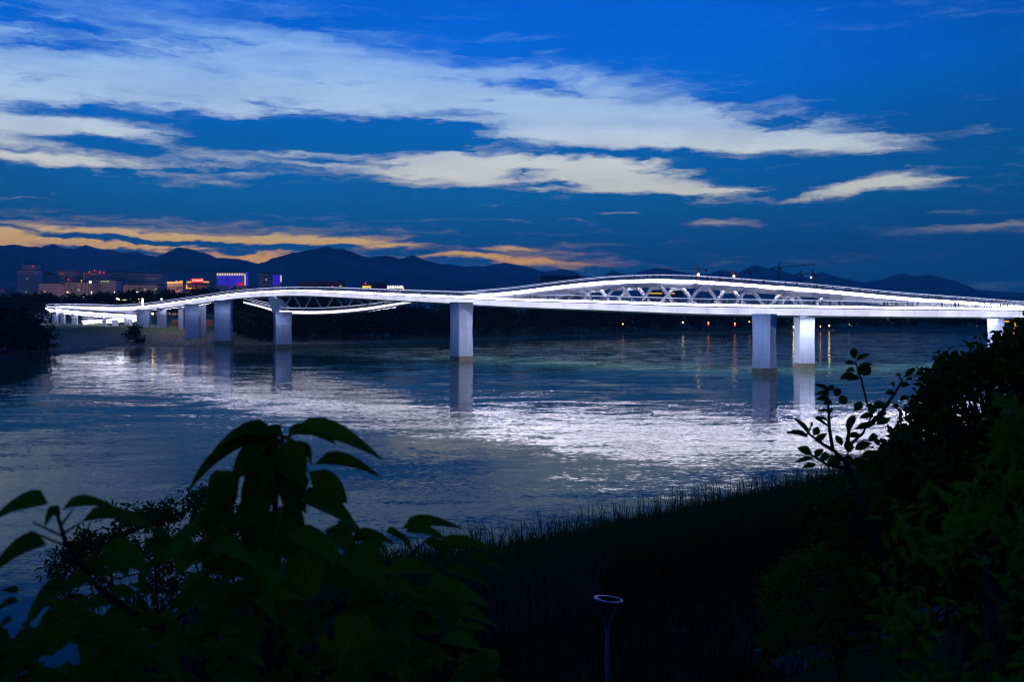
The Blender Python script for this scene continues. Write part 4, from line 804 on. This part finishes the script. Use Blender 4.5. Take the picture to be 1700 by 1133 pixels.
# tower cranes
def crane(x, ytop, yjib, xj0, xj1, ytip, D, label, light=None):
    z0 = 5.0; p = W(x, yjib, D); top = W(x, ytop, D); r = empty('tower_crane', (p.x, D, z0), label, 'crane', None); w = .9
    m = MB(); hgt = p.z-z0
    for sx in (-w, w):
        for sy in (-w, w): m.bar((p.x+sx, D+sy, z0), (p.x+sx, D+sy, p.z), .35)
    nseg = int(hgt/3)
    for k in range(nseg):
        za, zc = z0+k*3, z0+k*3+3
        for sy in (-w, w): m.bar((p.x-w*(1 if k % 2 else -1), D+sy, za), (p.x+w*(1 if k % 2 else -1), D+sy, zc), .22)
    m.build('mast', MT['crane'], r); m = MB(); m.bar((p.x, D, p.z), top, 1.1, 1.1); m.build('apex', MT['crane'], r)
    for xe, nme, ye in ((xj1, 'jib', ytip), (xj0, 'counter_jib', yjib)):
        e = W(xe, ye, D); m = MB(); m.bar(p+Vector((0,-.6,0)), e+Vector((0,-.6,0)), .4); m.bar(p+Vector((0,.6,0)), e+Vector((0,.6,0)), .4); m.bar(p+Vector((0,0,1.4)), e+Vector((0,0,.5)), .35)
        n = 14
        for k in range(n): a_ = p.lerp(e, k/n); c_ = p.lerp(e, (k+.5)/n); m.bar(a_+Vector((0,-.6,0)), c_+Vector((0,0,1.2)), .18); m.bar(c_+Vector((0,0,1.2)), p.lerp(e, (k+1)/n)+Vector((0,.6,0)), .18)
        m.build(nme, MT['crane'], r); m = MB(); m.bar(top, p.lerp(e, .7)+Vector((0,0,1)), .16); m.build('tie_cable', MT['dark'], r)
    e = W(xj0, yjib, D); m = MB(); m.box((e.x-1.4, D-1, e.z-2.6), (e.x+1.4, D+1, e.z+.2)); m.build('counterweight', MT['crane'], r)
    m = MB(); m.box((p.x+.9, D-1.4, p.z-2.4), (p.x+2.6, D+.4, p.z-.2)); m.build('cab', MT['dark'], r)
    if light: b = MB(); b.ball(W(light[0], light[1], D-3), light[2], 8, 6); b.build('work_light', MT['lamp_y'], r)
crane(1158, 440, 448, 1172, 1098, 447.5, 1250, 'tower crane with its jib pointing to the arch crown and a bright work light', (1159.5, 456.3, 1.5))
crane(1217.5, 446.5, 453.8, 1224, 1206, 454, 1300, 'small tower crane with a yellow light at its foot', (1218.5, 458.8, 1.4))
crane(1244.5, 445, 451, 1237, 1262, 450, 1500, 'thin dark tower crane in front of the highest distant peak')
crane(1293.5, 435.5, 445, 1282, 1356, 439, 1200, 'tallest tower crane with a long rising jib over the bridge')
crane(1329, 449.5, 456, 1322, 1348, 455, 1350, 'first of two close-set orange cranes near the end of the hills')
crane(1349, 448, 455.5, 1353.5, 1331, 455, 1280, 'second of two close-set orange cranes, with an orange lamp on it', (1346.5, 461, .8))
# orange lit gateway at the far right
o = empty('lit_gateway', W(1685, 552, 420), 'orange lit gateway arch on the bank past the last pier', 'gateway')
b = MB(); b.tube([W(1668, 534, 420), W(1676, 534.5, 420), W(1683, 537, 420), W(1689, 541, 420)], .35, 6); b.build('arch', MT['band_o'], o); b = MB(); b.tube([W(1684, 537, 420), W(1684, 556, 420)], .4, 6); b.build('column', MT['band_o'], o); b = MB(); b.tube([W(1700, 540, 420), W(1700, 556, 420)], .5, 6); b.build('column', MT['band_o'], o)

# ------------------------------------------------------------------ near bank: reeds, lamp, path
def blades(n, X, Y, Z, hmin, hmax, wd, lean):
    h = rng.uniform(hmin, hmax, n); a = rng.uniform(0, 2*np.pi, n); l = rng.uniform(.1, 1, n)*lean*h; b0 = np.stack([X, Y, Z], -1)
    dx = np.stack([np.cos(a), np.sin(a), np.zeros(n)], -1); s = np.stack([np.full(n, 1.), np.zeros(n), np.zeros(n)], -1)*(wd*rng.uniform(.6, 1.3, n))[:, None]
    s = s+np.stack([np.zeros(n), rng.uniform(-1, 1, n)*wd*.6, np.zeros(n)], -1)
    up = np.array([0, 0, 1.]); m1 = b0+up*h[:, None]*.55+dx*l[:, None]*.25; m2 = b0+up*h[:, None]*.88+dx*l[:, None]*.62; t = b0+up*h[:, None]*1.0+dx*l[:, None]*1.15
    V = np.stack([b0-s, b0+s, m1-s*.9, m1+s*.9, m2-s*.6, m2+s*.6, t-s*.06, t+s*.06], 1).reshape(-1, 3)
    f = np.array([(0,1,3,2),(2,3,5,4),(4,5,7,6)]); return V, (np.arange(n)[:, None, None]*8+f[None]).reshape(-1, 4)
def reed_bed(name, m, n, x0, x1, d0, d1, hmin, hmax, wd, lean, cl=1.0):
    X = rng.uniform(x0, x1, n); Y = shore_near(X)-rng.uniform(0, 1, n)**cl*(d1-d0)-d0
    f = 1+.22*np.sin(X*.9+Y*.5)*np.sin(X*.37-Y*.8); V, Fc = blades(n, X, Y, near_h(X, Y)-.05, hmin, hmax, wd, lean)
    V[:, 2] += 0; o = link(name, mesh_np(name, V, Fc), m); o['kind'] = 'stuff'; return o
reed_bed('reeds', LM['reed'], 66000, -13, 62, -1.5, 16, 1.6, 3.3, .022, .35)
reed_bed('reeds', LM['reed'], 2600, -14, 60, -3.0, 4, 3.0, 4.4, .024, .45)
reed_bed('dry_reeds', LM['dry'], 5000, -13, 4, 1, 18, 1.6, 3.1, .018, .6)
reed_bed('dry_reeds', LM['dry'], 2500, 3, 45, -1, 14, 2.0, 3.6, .018, .5)
reed_bed('grass', LM['grass'], 60000, -40, 45, 3, 38, .3, .8, .014, .7)
o = empty('marker_post', W(795, 998, 46), 'small pale marker post among the reeds', 'post')
b = MB(); p = W(795, 1004, 46); b.box((p.x-.05, p.y-.05, p.z-1.5), (p.x+.05, p.y+.05, p.z+.65)); b.build('shaft', MT['housew'], o); b = MB(); b.ball((p.x, p.y, p.z+.66), .055, 6, 4); b.build('cap', MT['housew'], o)
# park lamp with a tilted ring head on three arms
D = 27.0; p = W(1010, 998, D); zg = float(near_h(p.x, D))
lp = empty('park_lamp', (p.x-.04, D, zg), 'unlit park lamp post with a tilted ring head coloured by reflected sky on three arms', 'street lamp')
b = MB(); px_ = W(1008, 1040, D); b.tube([(px_.x, D, zg-.1), (px_.x, D, zg+.3), (px_.x, D, px_.z)], [.085, .06, .05], 12); b.build('pole', MT['post'], lp, smooth=True)
b = MB(); b.tube([(px_.x, D, zg-.05), (px_.x, D, zg+.12)], .16, 12); b.build('base', MT['post'], lp)
ring_c = W(1010, 996, D); nseg = 40; V = []; Fs = []
tilt = Matrix.Rotation(math.radians(6), 3, 'Y') @ Matrix.Rotation(math.radians(-4), 3, 'X')
for k in range(nseg):
    t = 2*math.pi*k/nseg; wdt = .055+.05*max(0, math.cos(t-math.pi))
    for rr, zz in ((.40, .018), (.40-wdt, .02), (.40-wdt, -.016), (.40, -.018)): V.append(ring_c+tilt @ Vector((rr*math.cos(t), rr*math.sin(t), zz)))
for k in range(nseg):
    for j in range(4): Fs.append((k*4+j, k*4+(j+1) % 4, ((k+1) % nseg)*4+(j+1) % 4, ((k+1) % nseg)*4+j))
b = MB(); b.add(V, Fs); b.build('ring_head', MT['ring'], lp)
for t in (2.7, .45, 4.6):
    e = ring_c+tilt @ Vector((.37*math.cos(t), .37*math.sin(t), -.03)); b = MB(); b.tube([(px_.x, D, px_.z-.05), (px_.x+(e.x-px_.x)*.35, D+(e.y-D)*.35, px_.z+.18), e], [.035, .025, .018], 6); b.build('arm', MT['post'], lp)
# paved path with a bollard at the lower right
def pathz(X, Y): return float(near_h(X, Y))+.16
MT['pave'] = mat('path_paving', (.05,.053,.056), .9, var=.3, scale=2, spec=.05)
P = np.zeros((24, 3, 3))
for i in range(24):
    X = 7.6+i*.85; Yc = 28.6+.45*(X-7.6)**.9
    for j in range(3): Y = Yc+(j-1)*1.1; Y = Yc+(j-1)*.7; P[i, j] = (X, Y, pathz(X, Yc)+.02)
path_o = grid_mesh('path', P, MT['pave'])
bl = empty('bollard', (7.7, 31.2, float(near_h(7.7, 31.2))), 'short pale bollard beside the paved path', 'bollard')
b = MB(); z = float(near_h(7.7, 31.2)); b.tube([(7.7, 31.2, z-.1), (7.7, 31.2, z+.62)], .10, 10); b.build('shaft', MT['post'], bl); b = MB(); b.ball((7.7, 31.2, z+.64), .11, 10, 6, .7); b.build('cap', MT['post'], bl)

# ------------------------------------------------------------------ foreground plants
def view_leaf(x0, y0, x1, y1, w, D, dz=0.0, face=(0, -.55, .8)):
    a = W(x0, y0, D); b = W(x1, y1, D+dz); d = np.array(b-a); L = np.linalg.norm(d); return np.array(a), d, np.array(face), L, w/F*D
def leaves_from(lst, parent, mesh, org):
    A = [view_leaf(*l) for l in lst]; leaf_objs(None, parent, np.array([a[0] for a in A]), np.array([a[1] for a in A]), nrmz(np.array([a[2] for a in A])), np.array([a[3] for a in A]), np.array([a[4] for a in A]), mesh, org)
# large-leaved mulberry at the lower left
mz = float(near_h(-1.0, 2.4))
mul = empty('mulberry_shrub', (-1.0, 2.4, mz), 'broad-leaved dark shrub with big pointed leaves nearest the viewer, lower left', 'shrub'); MO = mul.location
U = (0, -.35, .9); Fc_ = (0, -.9, .4)
big0 = [(590,890,648,918,30,2.6,.1,U),(640,885,690,915,26,2.7,.1,U),(700,900,760,935,30,2.7,0,U),(560,868,612,900,28,2.6,0,U),(770,930,842,945,30,2.6,0,U),(740,950,822,975,34,2.5,0,U),(350,850,318,893,30,2.5,0,Fc_),(60,1050,5,1085,40,2.1,0,U),(90,1080,20,1120,44,2.1,0,U),(120,1045,70,1090,40,2.2,0,Fc_),(50,1110,-10,1140,46,2.1,0,U),(150,1000,105,1040,38,2.2,0,U),(250,880,292,905,26,2.3,0,U),(215,868,262,882,24,2.3,0,U),
       (470,726,392,748,52,2.5,.1,U),(468,730,408,792,56,2.5,.1,Fc_),(474,733,520,762,46,2.5,.1,U),(478,740,486,815,58,2.6,.1,Fc_),(470,745,440,830,60,2.6,.1,Fc_),(462,760,405,838,60,2.4,.1,Fc_),(500,775,470,850,56,2.6,0,Fc_),
       (455,790,400,868,70,2.45,0,Fc_),(460,800,512,850,56,2.55,0,U),(452,830,392,905,70,2.4,.1,Fc_),(455,845,505,915,72,2.45,0,Fc_),(450,870,420,950,76,2.4,0,Fc_),(385,782,352,850,54,2.45,0,Fc_),(375,830,345,910,60,2.5,0,Fc_),(540,880,600,930,56,2.4,0,U),(590,905,640,960,52,2.4,0,U),
       (430,715,360,742,40,2.5,0,U),(500,716,560,735,40,2.55,0,U),(96,846,70,880,44,2.1,0,U),(180,905,215,958,54,2.2,0,U),(240,900,300,930,56,2.3,0,U),(330,880,280,925,58,2.4,0,U)]
big = big0+[(462,719,299,803,62,2.5,.1,U),(480,722,636,750,52,2.5,-.1,U),(522,772,636,785,44,2.5,0,U),(512,784,583,838,44,2.5,.1,Fc_),(497,830,603,878,58,2.45,0,U),(500,826,582,856,46,2.55,.1,U),(476,890,590,953,58,2.3,0,U),
       (582,898,656,898,42,2.6,0,U),(667,880,771,872,32,2.7,0,U),(672,884,745,894,34,2.6,0,U),(720,915,838,913,36,2.7,0,U),(470,845,448,938,74,2.35,.0,Fc_),(398,790,352,882,60,2.45,.1,Fc_),(478,728,540,703,24,2.5,.1,U),
       (470,735,505,812,60,2.45,0,Fc_),(440,742,380,800,46,2.45,0,Fc_),(455,740,420,830,50,2.5,.1,Fc_),(80,838,-30,866,66,2.1,0,U),(103,847,196,838,36,2.1,0,U),(135,868,248,860,40,2.15,0,U),(78,905,-40,965,74,2.0,0,U),
       (118,975,26,1052,80,1.9,0,U),(32,1000,-18,1022,26,2.2,0,U),(30,985,0,980,20,2.2,0,U),(140,928,178,964,36,2.2,0,U),(168,912,258,955,58,2.1,0,U),(22,1030,-10,1052,26,2.1,0,U),(84,842,100,862,20,2.1,0,U),
       (395,890,330,960,66,2.3,0,Fc_),(430,905,440,990,76,2.3,0,Fc_),(505,910,520,1000,70,2.3,0,Fc_),(560,930,660,985,62,2.3,0,U),(640,955,740,950,50,2.4,0,U),(700,985,815,1000,60,2.3,0,U),(660,1010,830,1030,66,2.2,0,U),(610,1020,560,1100,80,2.1,0,Fc_)]
big = [(a, b_, c, d, w*1.04, e, f, g) for a, b_, c, d, w, e, f, g in big]
leaves_from(big, mul, ME_big, MO)
N = 280; bx = []
while len(bx) < N:
    x = random.uniform(-60, 850); y = random.uniform(880, 1180)
    top = np.interp(x, [-60, 40, 120, 200, 300, 380, 470, 560, 650, 740, 800, 850], [1060, 1040, 960, 930, 905, 870, 880, 930, 960, 985, 1010, 1090])
    if y < top: continue
    ang = random.uniform(-.6, 3.7); l = random.choice([random.uniform(38, 80), random.uniform(60, 115)]); bx.append((x, y, x+math.cos(ang)*l, y+abs(math.sin(ang))*l*.6, l*random.uniform(.42, .68), random.uniform(2.0, 3.2), random.uniform(-.15, .15), random.choice([U, U, Fc_, (.3, -.5, .7), (-.4, -.5, .7)])))
leaves_from(bx, mul, ME_big, MO)
def stem(parent, pts, r, org=None):
    b = MB(); b.tube([W(*p) for p in pts], r, 6); return b.build('stem', MT['bark'], parent, smooth=True)
stem(mul, [(92,845,2.15),(110,905,2.15),(150,965,2.2),(205,1010,2.3),(300,1060,2.4),(420,1180,2.5),(430,1700,2.5)], [.0035,.005,.006,.008,.010,.014,.02])
stem(mul, [(470,722,2.5),(462,790,2.5),(455,860,2.5),(450,960,2.5),(440,1180,2.5),(430,1700,2.5)], [.005,.006,.008,.011,.015,.02])
stem(mul, [(700,905,2.65),(640,960,2.6),(560,1010,2.55),(470,1080,2.5),(440,1250,2.5)], [.003,.005,.007,.01,.014])
for a_, b_ in [((112,895),(54,868)),((115,910),(48,882)),((104,870),(120,848)),((108,885),(135,868)),((130,935),(75,915)),((128,930),(150,868)),((465,800),(500,826)),((458,850),(497,830)),((470,740),(520,772)),((468,745),(512,784))]:
    stem(mul, [(a_[0], a_[1], 2.15 if a_[0] < 300 else 2.5), (b_[0], b_[1], 2.12 if a_[0] < 300 else 2.5)], [.003, .002])

def clump_points(poly_top, x0, x1, ybot, n, D0, D1):
    out = []
    while len(out) < n:
        x = random.uniform(x0, x1); y = random.uniform(400, ybot)
        if y < np.interp(x, [p[0] for p in poly_top], [p[1] for p in poly_top]): continue
        out.append((x, y, random.uniform(D0, D1)))
    return out
def leafy(name, label, cat, tops, x0, x1, ybot, D0, D1, nclump, per, spread, L0, L1, ar, mesh, mlib, base_px, droop=0.0, nobj=260, trunk_r=.08, hug=.35, seed=0):
    bp = W(*base_px); zg = float(near_h(bp.x, bp.y)); r = empty(name, (bp.x, bp.y, zg-.1), label, cat); org = r.location
    pts = clump_points(tops, x0, x1, ybot, int(nclump*(1-hug)), D0, D1)
    for _ in range(int(nclump*hug)):      # sprays that reach the outline
        x = random.uniform(x0, x1); y = np.interp(x, [p[0] for p in tops], [p[1] for p in tops])+abs(random.gauss(0, 10))+4
        if y < ybot: pts.append((x, y, random.uniform(D0, D1)))
    C = np.array([W(*p) for p in pts]); tw = MB(); start = Vector((bp.x, bp.y, zg-.2)); mid = Vector(C.mean(0)); tw.tube([start, start.lerp(mid, .5)+Vector((.1,0,.1)), mid], [trunk_r, trunk_r*.75, trunk_r*.4], 8)
    tw.build('trunk', MT['bark'], r, smooth=True); br = MB()
    for c in C[::2]:
        c = Vector(c); m_ = start.lerp(mid, random.uniform(.45, 1.0)); e = m_.lerp(c, .55)+Vector((random.uniform(-.1,.1), 0, -.06*(c-m_).length)); br.tube([m_, e, c], [trunk_r*.22, trunk_r*.12, trunk_r*.04], 4)
    br.build('branch', MT['bark'], r, 'stuff')
    n = len(C)*per; idx = np.repeat(np.arange(len(C)), per); axis = nrmz(rng.normal(size=(len(C), 3))+[0, 0, .5])[idx]; t = rng.uniform(-1, 1, (n, 1))
    base = C[idx]+axis*t*spread+rng.normal(size=(n, 3))*spread*.28; d = nrmz(rng.normal(size=(n, 3))*.7+axis*.5+[0, 0, -droop]); nn = nrmz(rng.normal(size=(n, 3))*.6+[0, -.4, .8]); L = rng.uniform(L0, L1, n)
    k = min(nobj, n); o_ = np.argsort(base[:, 1]-L*8)[:k]; rest = np.setdiff1d(np.arange(n), o_)
    if k: leaf_objs(None, r, base[o_], d[o_], nn[o_], L[o_], L[o_]*ar, mesh, org)
    if len(rest): leaf_cloud('leaf', mlib, r, base[rest], d[rest], nn[rest], L[rest], L[rest]*ar, org=org)
    return r
# tree filling the right edge
T_TOP = [(x+12, y+20) for x, y in [(1440,785),(1462,735),(1485,705),(1500,700),(1512,668),(1528,640),(1545,608),(1575,585),(1605,578),(1640,572),(1660,556),(1690,540),(1720,528),(1800,505)]]
leafy('broadleaf_tree', 'dense dark tree filling the right edge above the reeds', 'tree', T_TOP, 1452, 1830, 900, 13, 18, 560, 26, .26, .09, .15, .62, ME_tree, LM['tree'], (1690, 1150, 16), .2, 280, .16)
leafy('broadleaf_tree', 'lower dark tree spreading out below the tall tree at the right', 'tree', [(1330,870),(1380,815),(1430,780),(1480,770),(1600,760),(1850,740)], 1345, 1830, 1060, 12, 17, 330, 26, .26, .09, .14, .6, ME_tree, LM['tree'], (1600, 1150, 14), .2, 0, .12)
leafy('leafy_bush', 'lighter green fine-leaved bush at the foot of the trees, beside the path', 'bush', [(1262,1010),(1275,960),(1300,945),(1335,915),(1370,905),(1420,930),(1480,950),(1560,960)], 1266, 1520, 1120, 17, 21, 230, 34, .22, .05, .09, .6, ME_light, LM['light'], (1390, 1140, 20), .1, 200, .05)
leafy('fine_leaved_shrub', 'small-leaved dark shrub standing behind the big leaves, lower left', 'shrub', [(80,990),(95,935),(130,900),(180,880),(215,850),(255,845),(300,838),(335,818),(352,812),(370,840),(400,860)], 85, 400, 1010, 9.5, 12.5, 150, 34, .16, .05, .09, .42, ME_small, LM['small'], (260, 1200, 11), .1, 240, .04)
leafy('overhanging_spray', 'blurred bright green leaf sprays close to the viewer at the right edge', 'shrub', [(1440,1000),(1500,900),(1560,810),(1620,740),(1680,700),(1720,670)], 1450, 1740, 1150, 1.7, 2.6, 52, 16, .055, .026, .05, .36, ME_light, LM['light'], (1620, 2600, 2.3), .35, 260, .012, .15)
# sapling with bold single leaves in front of the bright water
D = 5.5; z6 = lambda p: (1250+p[0]/3.778, 540+p[1]/3.778)
sb = W(1512, 1500, D); sap = empty('sapling', (sb.x, D, float(near_h(sb.x, D))), 'thin sapling with bold single leaves silhouetted against the bright water', 'sapling'); SO = sap.location
raw = [(635,215,632,140,50),(650,225,732,180,36),(640,245,575,235,38),(650,285,748,240,42),(655,310,742,262,60),(690,320,735,262,60),(645,315,545,335,54),(640,290,580,280,50),(670,330,600,345,40),(950,330,1022,266,38),(918,345,905,308,42),(950,348,1012,345,32),(920,382,982,374,42),(888,395,865,362,44),(890,432,832,428,44),
       (480,425,390,368,34),(475,410,505,378,40),(480,435,398,430,40),(515,445,545,398,54),(480,472,400,462,44),(540,485,592,455,66),(500,480,440,495,44),(640,545,682,478,56),(735,570,740,485,70),(750,520,832,492,60),(670,582,762,572,44),(760,605,842,540,44),(770,625,862,585,50),(640,655,772,620,44),(590,672,640,560,54),
       (360,690,258,582,34),(340,660,370,612,44),(380,695,412,638,50),(340,692,215,672,38),(395,730,462,680,44),(370,812,280,768,58),(385,825,442,780,44),(412,858,478,800,50),(378,838,268,860,34),(400,875,308,895,38),(455,890,565,815,70),(480,545,400,540,24),(470,570,500,520,26),(475,610,395,580,26),(480,590,500,580,26),
       (560,760,520,690,44),(590,700,680,690,44),(640,780,740,740,60),(610,800,590,720,60),(680,830,780,800,50),(720,720,790,690,44),(560,850,640,850,60),(620,880,700,840,60),(520,870,480,820,50)]
lst = []
for x0, y0, x1, y1, w in raw:
    a_ = z6((x0, y0)); b_ = z6((x1, y1)); lst.append((a_[0], a_[1], b_[0], b_[1], w/3.778*1.0, D+random.uniform(-.35, .35), random.uniform(-.08, .08), (random.uniform(-.4, .4), -.85, .5)))
leaves_from(lst, sap, ME_small, SO)
for pts in [[(640,225),(680,340),(705,450),(740,580),(690,680),(600,760),(590,860),(680,1100),(900,1700),(1000,3600)],[(940,340),(890,430),(800,560),(740,620)],[(470,420),(475,560),(480,650),(500,780),(590,870)],[(270,590),(360,690),(440,750),(510,790)],[(280,775),(390,830),(470,880),(590,900)],[(215,670),(340,692)],[(620,570),(600,680),(590,760)],[(480,640),(400,580)]]:
    k = len(pts); stem(sap, [(*z6(p), D) for p in pts], [.004+.010*i/max(1, k-1) for i in range(k)])

# ------------------------------------------------------------------ air
hz = MB(); hz.box((-8500, -60, -4), (9500, 11200, 700)); hzo = hz.build('haze', mat('x', (1,1,1)), kind='stuff')
hm = bpy.data.materials.new('haze_air'); hm.use_nodes = True; nt = hm.node_tree; nt.nodes.clear()
pv = nt.nodes.new('ShaderNodeVolumePrincipled'); pv.inputs['Color'].default_value = (.42, .85, 1, 1); pv.inputs['Density'].default_value = 7.5e-5; pv.inputs['Anisotropy'].default_value = .2
ou = nt.nodes.new('ShaderNodeOutputMaterial'); nt.links.new(pv.outputs[0], ou.inputs['Volume']); hzo.data.materials[0] = hm
